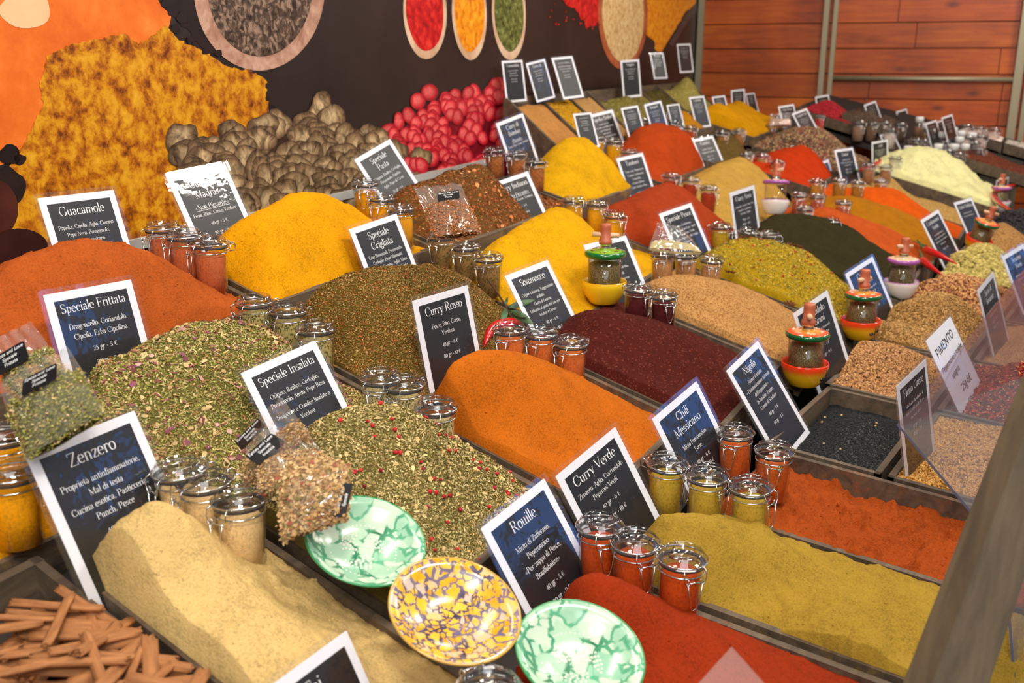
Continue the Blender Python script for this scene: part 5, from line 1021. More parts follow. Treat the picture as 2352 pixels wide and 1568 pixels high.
jars([(870, 853), (929, 869), (1004, 921)], 3, FILL('insal', (190, 168, 118), ((100, 92, 46), .8)), 'of pale herbs behind the pink peppercorn herbs', -75)
jars([(416, 1061), (472, 1085), (547, 1133)], 3, FILL('zenz', (226, 188, 130)), 'of beige powder beside the ginger', -100)
jars([(0, 985), (20, 1072)], 3, FILL('turm', (236, 158, 10)), 'of golden turmeric behind the cinnamon', 100, up=.097)
jars([(1693, 982), (1778, 1021)], 4, FILL('mess', (200, 92, 36)), 'of orange powder at the corner of the chili crate', -70)
jars([(1530, 1050), (1625, 1076), (1729, 1105)], 4, FILL('verde', (190, 154, 52)), 'of olive powder behind the olive curry', -15, up=.112)
jars([(1380, 1194), (1459, 1228), (1563, 1266)], 4, FILL('rouille', (196, 76, 24)), 'of red powder between the Rouille heap and the olive curry', -35, up=.112)
jar(1120, 1560, 4, FILL('brown', (150, 92, 50)), 'clip-top glass jar cut off at the bottom between two plates', -30, up=.142)
jars([(1998, 374), (2037, 378)], 3, FILL('zaat', (170, 120, 84)), 'below the sign that reads Wasabi', -40, up=.112)
jar(2058, 359, 3, FILL('garlic', (226, 222, 176)), 'single clip-top glass jar of pale powder before the garlic', -40, up=.142)
# far end by the wood wall
FC = [(150, 120, 100), (120, 90, 70), (196, 170, 150), (90, 70, 60), (206, 190, 180)]
far_l = [((1973, 276), 'first jar in the dim group under the wood wall'), ((2002, 277), 'second jar in the dim group under the wood wall'), ((2030, 277), 'third jar in the dim group under the wood wall'), ((2066, 280), 'last jar of the dim group, brown inside'), ((2044, 293), 'jar in front of the dim group under the wood wall'),
         ((2219, 284), 'first jar of pale salt by the end metal post'), ((2249, 289), 'second jar of pale salt by the end metal post'), ((2283, 292), 'third jar of pale salt by the end metal post'), ((2252, 307), 'pale salt jar standing in front of the other three'), ((2222, 309), 'pale salt jar beside the small dark bottles')]
for i, ((px, py), lab) in enumerate(far_l):
    m_ = FILL('far%d' % (i % 5), FC[i % 5]) if i < 5 else FILL('salt', (226, 196, 184))
    j = jar(px, py, 3, m_, 'clip-top '+lab, -40); p = on7(px, py, .12); j.location = (p[0], p[1], p[2]-.119); j.scale = (1.25, 1.25, 1.4)
crate('maroon', 3, 5.64, 6.08, .34, .76, 'dark crate of maroon flakes at the far end', None, up=.165)
heap('maroon', HS, 'heap of dark maroon flakes behind the pale garlic powder', 'spice heap', powder('p_maroon', (92, 42, 30), fleck=((130, 76, 54), .7), grain=200), [], edge=(-.0, -.0, .0, .0), extra=[(.5, .4, .04)])
crate('salt', 3, 6.10, 6.42, .38, .60, 'crate of pale pink salt before the wood wall', None, up=.255)
heap('salt', HS, 'coarse pale pink salt near the end metal post', 'spice heap', powder('p_salt', (236, 204, 192), fleck=((250, 240, 232), .7), grain=120), [], edge=(-.0, -.0, -.0, -.0), extra=[(.4, .6, .03)], lump=.008)
crate('grey', 3, 6.10, 6.42, .61, .82, 'crate of white and grey salt crystals at the frame edge', None, up=.255)
heap('grey', HS, 'white and grey salt crystals at the frame edge', 'spice heap', powder('p_grey', (214, 206, 196), fleck=((120, 110, 100), .6), grain=110), [], edge=(-.0, -.0, -.0, -.0), extra=[(.4, .5, .02)], lump=.008)
crate('berries', 2, 5.64, 6.06, .06, .40, 'crate of pink red berries before the twin metal posts', None, up=.21)
heap('berries', HS, 'heap of small pink red berries before the twin metal posts', 'spice heap', powder('p_pinkb', (150, 30, 36)), [], edge=(-.02, -.01, -.0, -.0), extra=[(.4, .5, .06), (.6, .4, .06)], scatter=[dict(t='pebble', n=5000, s=(.005, .008), c=[((190, 46, 54), 3), ((146, 28, 40), 2)], lift=.001)])
crate('dpep', 3, 5.66, 6.2, -.20, .02, 'dark crate of blackish pepper under the wood wall', None, up=.21)
heap('dpep', HS, 'low heap of blackish pepper under the wood wall', 'spice heap', powder('p_dpep', (70, 54, 44), fleck=((130, 110, 90), .75), grain=160), [], edge=(-.0, -.01, -.0, -.0), extra=[(.4, .5, .03)])
# small white capped bottles
def bottle0():
    e = empty('spice_bottle'); b = MB(); b.lathe([(.0001, 0), (.017, 0), (.018, .004), (.018, .058), (.0135, .066), (.0135, .07), (.0001, .07)], 14); b.build('glass_body', JARGLASS, e)
    b = MB(); b.lathe([(.0001, .002), (.0165, .003), (.0165, .052), (.0001, .054)], 12); b.build('contents', plain('bottle_fill', (120, 84, 66), .8), e)
    b = MB(); b.lathe([(.0001, .0885), (.013, .0885), (.015, .086), (.015, .068), (.0001, .068)], 14); b.build('white_cap', plain('white_cap', (226, 226, 226), .4), e); return e
BT = None; nb_ = 0
for r, (pts) in enumerate([[(2113, 268), (2140, 296), (2166, 302), (2190, 292), (2208, 300), (2178, 280), (2128, 282), (2234, 304)], [(2087, 335), (2119, 318), (2144, 341), (2169, 321), (2192, 330), (2200, 346), (2128, 338), (2176, 340), (2205, 314), (2238, 324), (2218, 330), (2102, 316), (2156, 330), (2248, 338)]]):
    for i, (px, py) in enumerate(pts):
        if r == 1 and i % 2:
            j = jar(px, py, 3, FILL('dark_mix', (90, 74, 74)), 'small clip-top jar in the crowd of white capped bottles', -40, group='jars among the white capped bottles'); p = on7(px, py, .11); j.location = (p[0], p[1], p[2]-.109); j.scale = (1.15, 1.15, 1.28); continue
        o = bottle0() if BT is None else copy_tree(BT); BT = BT or o
        p = on7(px, py, .1335); o.location = (p[0], p[1], p[2]-.133); o.scale = (1.5, 1.5, 1.5)
        tag(o, 'small spice bottle with a white cap, in the crowd before the wood wall', 'bottle', 'white capped bottles before the wood wall')

# ---------------------------------------------------------------- spice mills: bowl, glass, ceramic lid, stopper with a crank
def cer(name, stops, rough=.12, marks=None, z=True, sc=30):
    if name in MATS: return MATS[name]
    m, t, out = newmat(name); L = t.links.new; tc = N(t, 'ShaderNodeTexCoord'); sp = N(t, 'ShaderNodeSeparateXYZ'); L(tc.outputs['Object'], sp.inputs[0])
    if z: src = sp.outputs[2]
    else:
        cx = N(t, 'ShaderNodeCombineXYZ'); L(sp.outputs[0], cx.inputs[0]); L(sp.outputs[1], cx.inputs[1]); ln = N(t, 'ShaderNodeVectorMath', operation='LENGTH'); L(cx.outputs[0], ln.inputs[0]); src = ln.outputs['Value']
    mr = N(t, 'ShaderNodeMapRange', {1: 0, 2: .05}); L(src, mr.inputs[0])
    r = ramp(t, mr.outputs[0], [(p, lin(c)) for p, c in stops]); b = N(t, 'ShaderNodeBsdfPrincipled', {'Roughness': rough, 'Coat Weight': .5}); L(r.outputs[0], b.inputs['Base Color']); L(b.outputs[0], out.inputs[0]); MATS[name] = m; return m
TERRA = plain('terracotta_wood', (178, 92, 60), .45); CRANK = plain('pale_dowel', (222, 176, 138), .5)
MILLFILL = powder('mill_herbs', (128, 112, 74), grain=420, fleck=((182, 160, 112), .68))
BOWLS = {'yellow': cer('glaze_yellow', [(.0, (240, 190, 30)), (.95, (244, 196, 34)), (1, (226, 160, 20))]), 'fire': cer('glaze_fire', [(.0, (240, 186, 24)), (.55, (238, 178, 26)), (.82, (232, 74, 24)), (1, (224, 48, 16))]), 'white': cer('glaze_white', [(.0, (240, 230, 222)), (.94, (238, 226, 218)), (1, (186, 120, 180))])}
LIDS = {'green': (cer('lid_green', [(.0, (150, 190, 50)), (.72, (140, 186, 44)), (.86, (20, 110, 40)), (1, (12, 90, 34))], z=False), (120, 30, 16)), 'fire': (cer('lid_fire', [(.0, (244, 190, 60)), (.5, (242, 150, 60)), (.72, (236, 92, 56)), (.84, (230, 90, 50)), (.88, (10, 92, 48)), (1, (8, 84, 44))], z=False), (250, 232, 210)), 'purple': (cer('lid_purple', [(.0, (244, 206, 160)), (.8, (240, 200, 156)), (.86, (170, 92, 170)), (1, (160, 84, 164))], z=False), (244, 214, 180))}
def mill(px, py, row, up, bowl, lid, label, k=1.0, yaw=0, lean=(0, 0), full=.9):
    """(px, py) = centre of the bowl foot"""
    e = empty('spice_mill'); p = on(px, py, row, up); e.location = p; e.rotation_euler = (R_(lean[0]), R_(lean[1]), R_(yaw)); e.scale = (k, k, k); tag(e, label, 'spice mill', 'ceramic spice mills')
    b = MB(); b.lathe([(.0001, 0), (.030, 0), (.033, .003), (.044, .020), (.049, .038), (.0505, .049), (.049, .0515), (.0465, .049), (.044, .038), (.036, .018), (.0001, .014)], 36); bw = b.build('bowl', BOWLS[bowl], e)
    if bowl == 'fire':
        b = MB()
        pa = R_((262 if yaw > 0 else 243)-yaw)
        for a, z in ((-.16, .022), (.30, .027)): b.ball((.0425*math.cos(pa+a), .0425*math.sin(pa+a), z), .0068, 10, 6, (1, 1, .7))
        b.build('painted_olive', plain('olive_glaze', (34, 26, 34), .2), bw)
        b = MB()
        for a0 in (-.1, .05, .2):
            b.tube([((.0425+.0075*t)*math.cos(pa+.1+a0*t), (.0425+.0075*t)*math.sin(pa+.1+a0*t), .016+.027*t) for t in (0, .5, 1)], .0011, 5)
        b.build('painted_stem', plain('stem_glaze', (70, 60, 24), .3), bw)
    b = MB(); b.lathe([(.036, .018), (.0378, .024), (.0378, .104), (.0368, .104), (.0368, .022), (.030, .019)], 32); b.build('glass_body', JARGLASS, e)
    b = MB(); top = .022+.075*full; b.lathe([(.0001, .021), (.0362, .023), (.0364, top-.003), (.034, top), (.0001, top+.003)], 24); b.build('herb_filling', MILLFILL, e)
    b = MB(); b.lathe([(.0001, .1045), (.041, .1045), (.0455, .107), (.0468, .112), (.0455, .1165), (.041, .1185), (.020, .1215), (.0001, .1225)], 36); ld = b.build('ceramic_lid', LIDS[lid][0], e)
    b = MB()
    for j in range(6):
        a = j*1.05; b.tube([((.030+.004*math.sin(q*2.5))*math.cos(a+q*.12), (.030+.004*math.sin(q*2.5))*math.sin(a+q*.12), .1204) for q in range(5)], .0008, 4)
    b.build('painted_swirl', plain('swirl_%s' % lid, LIDS[lid][1], .3), ld)
    b = MB(); b.lathe([(.0001, .122), (.012, .122), (.0125, .127), (.0115, .1285), (.0125, .130), (.0115, .1315), (.0125, .133), (.0135, .1345), (.0001, .136)], 20); b.build('metal_thread', STEEL, e)
    b = MB(); b.lathe([(.0001, .134), (.0145, .134), (.015, .138), (.0145, .143), (.0122, .1445), (.0124, .170), (.0122, .176), (.0105, .179), (.0001, .180)], 20); st = b.build('wooden_stopper', TERRA, e)
    b = MB(); b.tube([(-.030, 0, .156), (.030, 0, .152)], .0056, 10); b.build('crank_dowel', CRANK, e)
mill(1387, 694, 3, .012, 'yellow', 'green', 'spice mill with a green lid and yellow bowl before the yellow powder', 1.0, -56)
mill(1845, 882, 4, .004, 'fire', 'fire', 'spice mill with an orange lid beside the coriander seed', 1.0, 22)
mill(1973, 776, 4, .004, 'fire', 'fire', 'spice mill with an orange lid before the cumin seed', .98, -12)
mill(2066, 682, 4, .004, 'white', 'purple', 'spice mill with a purple rim beside the two red peppers', .98, -30)
mill(2238, 574, 4, .01, 'fire', 'fire', 'leaning spice mill with an orange lid at the cardamom', .95, -50, (14, 10))
mill(1778, 492, 3, .015, 'white', 'purple', 'leaning spice mill with a purple rim beside the Curry Nero sign', 1.0, 60, (6, 8), .45)
mill(2293, 484, 3, .03, 'white', 'purple', 'far spice mill with a purple rim near the frame edge', .95, -20)

# ---------------------------------------------------------------- marbled plates
def marbled(name, cells, line, scales, r0, mott, washes=None):
    """glaze drops of several sizes floating in a darker line colour"""
    m, t, out = newmat(name); L = t.links.new; tc = N(t, 'ShaderNodeTexCoord')
    nz = N(t, 'ShaderNodeTexNoise', {'Scale': 24, 'Detail': 4}); L(tc.outputs['Object'], nz.inputs['Vector'])
    mixv = N(t, 'ShaderNodeMix', data_type='VECTOR'); mixv.inputs[0].default_value = .018; L(tc.outputs['Object'], mixv.inputs[4]); L(nz.outputs['Color'], mixv.inputs[5])
    lc = ramp(t, nz.outputs[0], [(.38, lin(line[0])), (.62, lin(line[1]))]); colo = lc.outputs[0]
    fine = N(t, 'ShaderNodeTexNoise', {'Scale': 130, 'Detail': 4, 'Roughness': .7}); L(tc.outputs['Object'], fine.inputs['Vector'])
    for sc in scales:
        v = N(t, 'ShaderNodeTexVoronoi', {'Scale': sc}); v.feature = 'DISTANCE_TO_EDGE'; L(mixv.outputs[1], v.inputs['Vector']); v2 = N(t, 'ShaderNodeTexVoronoi', {'Scale': sc}); L(mixv.outputs[1], v2.inputs['Vector'])
        s = N(t, 'ShaderNodeSeparateColor'); L(v2.outputs['Color'], s.inputs[0])
        th = N(t, 'ShaderNodeMath', operation='MULTIPLY_ADD'); th.inputs[1].default_value = r0*1.1; th.inputs[2].default_value = r0*.25; L(s.outputs[1], th.inputs[0])
        df = N(t, 'ShaderNodeMath', operation='SUBTRACT'); L(v.outputs['Distance'], df.inputs[0]); L(th.outputs[0], df.inputs[1])
        mk = N(t, 'ShaderNodeMapRange', {1: -.02, 2: .05}); L(df.outputs[0], mk.inputs[0])
        av = N(t, 'ShaderNodeMath', operation='MULTIPLY_ADD'); av.inputs[1].default_value = mott; L(fine.outputs[0], av.inputs[0]); L(s.outputs[0], av.inputs[2])
        mo = N(t, 'ShaderNodeMapRange', {1: mott*.5, 2: 1+mott*.5}); L(av.outputs[0], mo.inputs[0])
        cc = ramp(t, mo.outputs[0], [(i/(len(cells)-1), lin(c)) for i, c in enumerate(cells)])
        mi = N(t, 'ShaderNodeMix', data_type='RGBA'); L(mk.outputs[0], mi.inputs[0]); L(colo, mi.inputs[6]); L(cc.outputs[0], mi.inputs[7]); colo = mi.outputs[2]
    b = N(t, 'ShaderNodeBsdfPrincipled', {'Roughness': .2, 'Coat Weight': .3, 'Coat Roughness': .1}); L(colo, b.inputs['Base Color']); L(b.outputs[0], out.inputs[0]); return m
GREENP = marbled('glaze_green_marble', [(140, 192, 160), (186, 212, 186), (204, 216, 196)], [(28, 112, 72), (92, 170, 130)], (64, 32), .125, .3)
YELLP = marbled('glaze_yellow_marble', [(226, 150, 26), (238, 178, 40), (240, 190, 56), (204, 184, 172)], [(44, 38, 72), (120, 108, 130)], (150, 70), .16, .8)
def plate(px, py, row, up, R, mat, rimcol, label, tilt, spin=0, bumps=True):
    p = on(px, py, row, up); e = empty('grater_plate', p)
    n = Vector((tilt[0], tilt[1], 1)).normalized(); e.rotation_euler = n.to_track_quat('Z', 'Y').to_euler(); tag(e, label, 'plate')
    b = MB(); b.lathe([(.0001, .0), (R*.45, .0), (R*.5, -.004), (R*.55, .0), (R*.86, .014), (R*.985, .0215), (R, .0235), (R*.985, .025), (R*.84, .0185), (R*.58, .0075), (R*.3, .005), (.0001, .005)], 56); b.build('dish', mat, e)
    b = MB(); b.tube([(R*.995*math.cos(a*math.pi/28), R*.995*math.sin(a*math.pi/28), .0238) for a in range(56)], .0016, 6, True); b.build('glazed_rim', plain('rim_%d_%d_%d' % rimcol, rimcol, .15, 0, .5), e)
    if bumps:
        b = MB()
        for q in range(9):
            rr = R*(.12+.055*q); m = int(6+q*5.2)
            for j in range(m):
                a = 2*math.pi*j/m+q*.3+spin
                if math.sin(3*a+q*.5) > -.35: b.ball((rr*math.cos(a), rr*math.sin(a), .0050+max(0, (rr/R-.5))*.02), .0020, 6, 4, (1, 1, .7))
        b.build('grating_ridges', plain('cream_glaze', (226, 230, 214), .15, 0, .5), e)
plate(832, 1272, 3, .055, .068, GREENP, (50, 150, 96), 'green marbled ceramic plate leaning on the salad herbs', (-.10, -.42), .4)
plate(1035, 1432, 3, .060, .070, YELLP, (206, 160, 70), 'yellow and navy marbled ceramic plate beside the Rouille sign', (-.12, -.40), 0, False)
plate(1322, 1530, 4, .080, .068, GREENP, (60, 150, 90), 'green marbled ceramic plate in front of the Rouille heap, cut off', (-.16, -.34), 1.2)

# ---------------------------------------------------------------- cellophane bags with printed stickers
STICK = plain('sticker_black', (24, 24, 26), .35)
def bag(corners, dist, fillmat, label, fill=.6, thick=.030, sticker=None, lines=(), cols=None, seed=0, pleat=0, chunk=None):
    """corners: pixel TL TR BR BL; dist: forward distances of the top and bottom edges"""
    TL, TR, BR, BL = [Vector(at_fwd(x, y, d)) for (x, y), d in zip(corners, (dist[0], dist[0], dist[1], dist[1]))]
    c = (TL+TR+BR+BL)/4; ax = ((TR-TL)+(BR-BL)).normalized(); up = ((TL-BL)+(TR-BR)); up = (up-ax*up.dot(ax)).normalized(); nn = ax.cross(up)
    if nn.dot(Vector(C0)-c) < 0: nn = -nn
    e = empty('spice_bag', (BL+BR)/2); tag(e, label, 'bag'); org = Vector(e.location); rng = np.random.default_rng(seed)
    nu, nv = 26, 30; sides = []
    def P(u, v, s, shrink=1, top=1.0):
        v *= top; q = (TL*(1-u)+TR*u)*v+(BL*(1-u)+BR*u)*(1-v); prof = (max(0, 1-abs(2*u-1)**2.6))**.6*(max(0, math.sin(math.pi*min(1, v*.92+.06))))**.7*(1-.72*max(0, v-fill*.7))
        w = .0035*(vnoise(np.array(u*7+seed), np.array(v*9.), seed)-.5)+.002*math.sin(u*23+v*9+seed)*(v > fill*.8)
        return q+nn*(s*(thick*.5*prof*shrink)+w*(1 if shrink == 1 else .2))-org
    V = []; F = []
    for s in (1, -1):
        o = len(V)
        for j in range(nv+1):
            for i in range(nu+1): V.append(P(i/nu, j/nv, s))
        for j in range(nv):
            for i in range(nu): a = o+j*(nu+1)+i; F.append((a, a+1, a+nu+2, a+nu+1))
    mb = MB(); mb.add(V, F); mb.build('clear_film', CELLO, e)
    V = []; F = []
    for s in (1, -1):
        o = len(V)
        for j in range(nv+1):
            for i in range(nu+1):
                u = .03+.94*i/nu; q = P(u, .02+j/nv*.97, s, .90, fill*(1+.10*math.sin(u*5+seed))); V.append(q)
        for j in range(nv):
            for i in range(nu): a = o+j*(nu+1)+i; F.append((a, a+1, a+nu+2, a+nu+1))
    V = np.array([tuple(v) for v in V]); F4 = np.array(F)
    if cols:
        n = 6500; k = rng.integers(0, (nu+1)*(nv+1), n); Pp = V[k]+rng.normal(0, .0022, (n, 3)); NN = np.tile(np.array(nn), (n, 1))
        Pp -= NN*.002
        v2, f4, f3, cc = scatter_arrays(Pp, NN, dict(t='chip' if chunk else 'leaf', s=chunk or (.0025, .0055), c=cols, tilt=.5, asp=(.6, 1.4), lift=.0), rng)
        A = np.concatenate([V, v2]); col = np.concatenate([np.ones((len(V), 3))*.3, cc]); FF = np.concatenate([F4, f4+len(V)]) if len(f4) else F4
        mi = np.ones(len(FF)+len(f3), int); mi[:len(F4)] = 0
        np_mesh('spice_contents', A, FF, f3+len(V), [fillmat, attrmat('dry_flakes')], mi, col, e)
    else: np_mesh('spice_contents', V, F4, [], [fillmat], None, None, e)
    if sticker:
        (sx, sy, rot, w, h) = sticker; best = None
        for i in range(41):
            for j in range(41):
                q = P(i/40, j/40, 1)+org; d_ = q-Vector(C0); f = d_.dot(Vector(CR[2])); e2 = (1176+FPX*d_.dot(Vector(CR[0]))/f-sx)**2+(784-FPX*d_.dot(Vector(CR[1]))/f-sy)**2
                if best is None or e2 < best[0]: best = (e2, i/40, j/40)
        m = P(best[1], best[2], 1)+nn*.0035
        X = Vector(CR[0])*math.cos(R_(rot))+Vector(CR[1])*math.sin(R_(rot)); X = (X-nn*X.dot(nn)).normalized(); Y = nn.cross(X)
        poly = rrect(w, h, min(w, h)*.13); mb = MB(); vs = [m+X*a+Y*b for a, b in poly]; vs2 = [v-nn*.0004 for v in vs]; k = len(vs)
        mb.add(vs+vs2, [tuple(range(k)), tuple(range(2*k-1, k-1, -1))]+[(i, i+k, (i+1) % k+k, (i+1) % k) for i in range(k)]); st = mb.build('sticker', STICK, e, smooth=False)
        TV, TF = [], []; sz = min(w/ (max(text_width(t) for t in lines)*1.12), h/(len(lines)*1.35)); z = h*.5-sz*.95
        for t in lines: text_mesh(TV, TF, t, sz, 0, z-sz*.05, nib=(5, 5), serif=False, slant=.12); z -= sz*1.15
        mb = MB(); mb.add([m+nn*.0003+X*a+Y*b for a, _, b in TV], TF); mb.build('lettering', INK, st, smooth=False)
EL = ['Epices and Love', 'Speciale', 'Frittata']
bag([(-20, 782), (72, 738), (150, 850), (30, 925)], (1.20, 1.16), powder('bag_fritt', (132, 124, 70), fleck=((90, 90, 40), .5)), 'clear bag of omelette herbs tucked behind another bag', .45, .03, (28, 826, 30, .044, .027), EL, FR_C, 1)
bag([(-6, 880), (157, 797), (246, 950), (62, 1060)], (1.12, 1.02), powder('bag_fritt', (132, 124, 70)), 'clear bag of omelette herbs lying before the Speciale Frittata sign', .60, .034, (94, 876, 24, .042, .026), EL, FR_C, 2)
EI = ['Epices and Love', 'Speciale', 'Insalata']
IN_B = [((206, 170, 120), 4), ((176, 136, 86), 3), ((150, 108, 70), 1.5), ((160, 84, 66), .4), ((130, 114, 66), 1)]
bag([(575, 970), (648, 912), (712, 1000), (560, 1120)], (1.24, 1.17), powder('bag_insal', (170, 130, 80)), 'crumpled clear bag leaning on the Speciale Insalata sign', .30, .026, (578, 1000, 56, .040, .024), EI, IN_B, 3)
bag([(600, 985), (690, 975), (790, 1100), (592, 1130)], (1.20, 1.13), powder('bag_insal', (170, 130, 80)), 'middle clear bag with an upright black sticker before the salad herbs', .42, .028, (612, 1034, 66, .042, .025), EI, IN_B, 4)
bag([(640, 1056), (802, 1066), (798, 1190), (650, 1242)], (1.12, 1.07), powder('bag_insal', (178, 136, 86)), 'frontmost clear bag packed with pale herb chips above the green plate', .97, .036, (790, 1150, 87, .040, .014), ['Epices and Love', 'Speciale'], IN_B, 5, chunk=(.003, .007))
bag([(950, 432), (1058, 420), (1106, 535), (1002, 548)], (1.86, 1.74), powder('bag_pasta', (176, 104, 56), fleck=((120, 84, 44), .5)), 'clear bag standing in the brown pasta herbs', .52, .035, (1030, 452, 8, .040, .026), ['Epices and Love', 'Speciale', 'Pasta'], [((176, 96, 50), 3), ((120, 90, 44), 2), ((206, 150, 100), 1)], 6, chunk=(.0016, .004))
bag([(1512, 508), (1560, 520), (1615, 582), (1488, 572)], (2.50, 2.42), powder('bag_pesce', (206, 186, 130)), 'crumpled empty looking bag before the Speciale Pesce sign', .18, .05, None, (), None, 7)
bag([(1768, 262), (1812, 258), (1818, 288), (1766, 290)], (4.95, 4.9), powder('bag_pepper', (190, 150, 130)), 'small clear bag among the jars before the Cinque Pepi sign', .4, .04, None, (), None, 8)

# ---------------------------------------------------------------- cinnamon sticks
CINN = wood('cinnamon_bark', (122, 70, 34), (198, 134, 78), (40, 8, 40), .8)
def cin_mesh(L, r, seed):
    rng = random.Random(seed); V = []; F = []; n = 44; prof = []
    for k in range(n):                       # double scroll cross-section
        t = -1+2*k/(n-1); s = 1 if t > 0 else -1; a = abs(t)*math.pi*2.6; q = r*(1-.62*abs(t)**1.2)
        prof.append((s*(r*.55)+q*.62*math.cos(math.pi/2-a)*s*1.0-(s*r*.55 if abs(t) < .12 else 0)*.6, q*.62*math.sin(math.pi/2-a)+r*.1))
    th = r*.16; J = 7
    for j in range(J):
        y = (j/(J-1)-.5)*L; sc = 1+.05*math.sin(j*1.3+seed); bx = r*.2*math.sin(j*.7+seed)
        for k, (x, z) in enumerate(prof): V.append((x*sc+bx, y+(rng.uniform(-.003, .003) if j in (0, J-1) else 0), z*sc))
    for j in range(J-1):
        for k in range(n-1): a = j*n+k; F.append((a, a+1, a+n+1, a+n))
    mb = MB(); mb.add(V, F); me = bpy.data.meshes.new('cinnamon_stick'); me.from_pydata(mb.v, [], mb.f); me.materials.append(CINN); me.polygons.foreach_set('use_smooth', [True]*len(me.polygons)); return me
CM = [cin_mesh(.090, .0052, 1), cin_mesh(.082, .0044, 2), cin_mesh(.092, .0066, 3), cin_mesh(.075, .0040, 4)]
cr_ = random.Random(21)
def stick(p, yaw, pitch, mesh, k=1.0, roll=0):
    o = bpy.data.objects.new('cinnamon_stick', mesh); COL.objects.link(o); o.location = p; o.rotation_euler = (R_(pitch), R_(roll), R_(yaw)); o.scale = (k, k, k)
    md = o.modifiers.new('bark', 'SOLIDIFY'); md.thickness = .0012; md.offset = 0
    tag(o, 'rolled cinnamon stick in the loose pile at the bottom corner', 'cinnamon stick', 'loose cinnamon sticks')
# lower layers fill the crate, the upper ones lie across each other
row, x0, x1, d0, d1, up = TRAY['cinn']
for lay, n in ((0, 30), (1, 40), (2, 44), (3, 44), (4, 38), (5, 24)):
    for i in range(n):
        k = cr_.uniform(.85, 1.1); yaw = cr_.choice([cr_.uniform(20, 75), cr_.uniform(95, 165), cr_.uniform(40, 60)]); hl = .05*k; cx = abs(math.sin(R_(yaw)))*hl; cy = abs(math.cos(R_(yaw)))*hl
        x = cr_.uniform(.36, .52); d = cr_.uniform(-.04, .30); x = min(max(x, x0+.014+cx), x1-.014-cx); d = min(max(d, d0+.06+cy), d1-.016-cy)
        stick(rp_(3, x, d, -.042+.0128*lay+cr_.uniform(-.002, .003)+.03*min(1, max(0, d+.02)/.2)), yaw, 14*math.cos(R_(yaw))+cr_.uniform(-7, 7), CM[cr_.randrange(4)], k, cr_.uniform(0, 360) if lay < 2 else cr_.uniform(-40, 40))
for px, py, upx, yaw, pit, mi, k in ((212, 1400, .020, 20, 28, 1, 1.0), (240, 1462, .030, 118, 16, 1, 1.25), (270, 1530, .030, 128, 10, 2, 1.1)):
    stick(on(px, py, 3, upx), yaw, pit, CM[mi], k)

# ---------------------------------------------------------------- chillies, leaves, star anise
CHI = plain('chilli_red', (196, 20, 24), .22, 0, .4); GSTEM = plain('chilli_stalk', (54, 92, 48), .5); LEAFM = plain('bay_leaf', (70, 96, 62), .5); TWIG = plain('twig', (74, 42, 30), .7)
def chilli(p0, p1, row, up, label, r=.013, n=1):
    a = Vector(on(*p0, row, up)); b = Vector(on(*p1, row, up)); e = empty('red_chilli', a); tag(e, label, 'chilli pepper'); d = b-a; side = d.cross(Vector((0, 0, 1))).normalized()
    mb = MB(); pts = [d*t+side*(.10*d.length*math.sin(math.pi*t))+Vector((0, 0, .012*math.sin(math.pi*t))) for t in [i/11 for i in range(12)]]
    mb.tube(pts, [r*v for v in (.45, .85, 1, 1.02, 1, .95, .88, .78, .66, .5, .32, .1)], 12); mb.build('pod', CHI, e)
    mb = MB(); mb.tube([d*.03, -d*.05+Vector((0, 0, .004)), -d*.16+Vector((0, 0, .014)), -d*.24+Vector((0, 0, .020))], [r*.62, r*.5, r*.22, r*.2], 8); mb.build('stalk', GSTEM, e)
chilli((2122, 572), (2198, 606), 4, .035, 'upper of two red chilli peppers beside the purple rimmed mill')
chilli((2120, 596), (2168, 634), 4, .020, 'lower of two red chilli peppers beside the purple rimmed mill')
chilli((2335, 425), (2350, 500), 4, .05, 'red chilli pepper near the frame edge beside the dark sign', .016)
chilli((1196, 742), (1112, 796), 3, .03, 'red chilli pepper lying under the bay sprig by the jars', .012)
chilli((1972, 392), (2006, 362), 3, .06, 'red chilli pepper in front of the Wasabi sign', .012)
sp_ = empty('bay_sprig', on(1166, 690, 3, .06)); tag(sp_, 'twig with green bay leaves before the Sommacco sign', 'sprig'); so = -Vector(sp_.location)
mb = MB(); tw = [Vector(on(x, y, 3, u))+so for x, y, u in ((1118, 640, .07), (1140, 668, .065), (1160, 700, .055), (1172, 722, .045), (1178, 740, .04))]; mb.tube(tw, [.0016, .0018, .002, .0018, .0012], 6); mb.build('twig', TWIG, sp_)
def leaf(pa, pb, w, ua, ub):
    a = Vector(on(*pa, 3, ua))+so; b = Vector(on(*pb, 3, ub))+so; d = b-a; nrm = (Vector(C0)-Vector(on(*pa, 3, ua))).normalized(); s = d.cross(nrm).normalized(); V = []; F = []
    for i in range(9):
        t = i/8; ww = w*math.sin(math.pi*t)**.8*(1-.25*t)+.0003; c = a+d*t+nrm*(.006*math.sin(math.pi*t))
        V += [c-s*ww+nrm*.003*math.sin(t*6), c-nrm*.0008, c+s*ww+nrm*.003]
    for i in range(8):
        for j in range(2): k = i*3+j; F.append((k, k+1, k+4, k+3))
    mb = MB(); mb.add(V, F); o = mb.build('leaf', LEAFM, sp_); md = o.modifiers.new('body', 'SOLIDIFY'); md.thickness = .0006
leaf((1166, 706), (1228, 688), .007, .055, .075); leaf((1170, 712), (1226, 744), .009, .05, .05); leaf((1164, 708), (1152, 742), .007, .052, .045); leaf((1176, 718), (1212, 726), .006, .05, .06); leaf((1160, 700), (1166, 682), .003, .055, .065)
ANM = plain('star_anise', (112, 62, 34), .6)
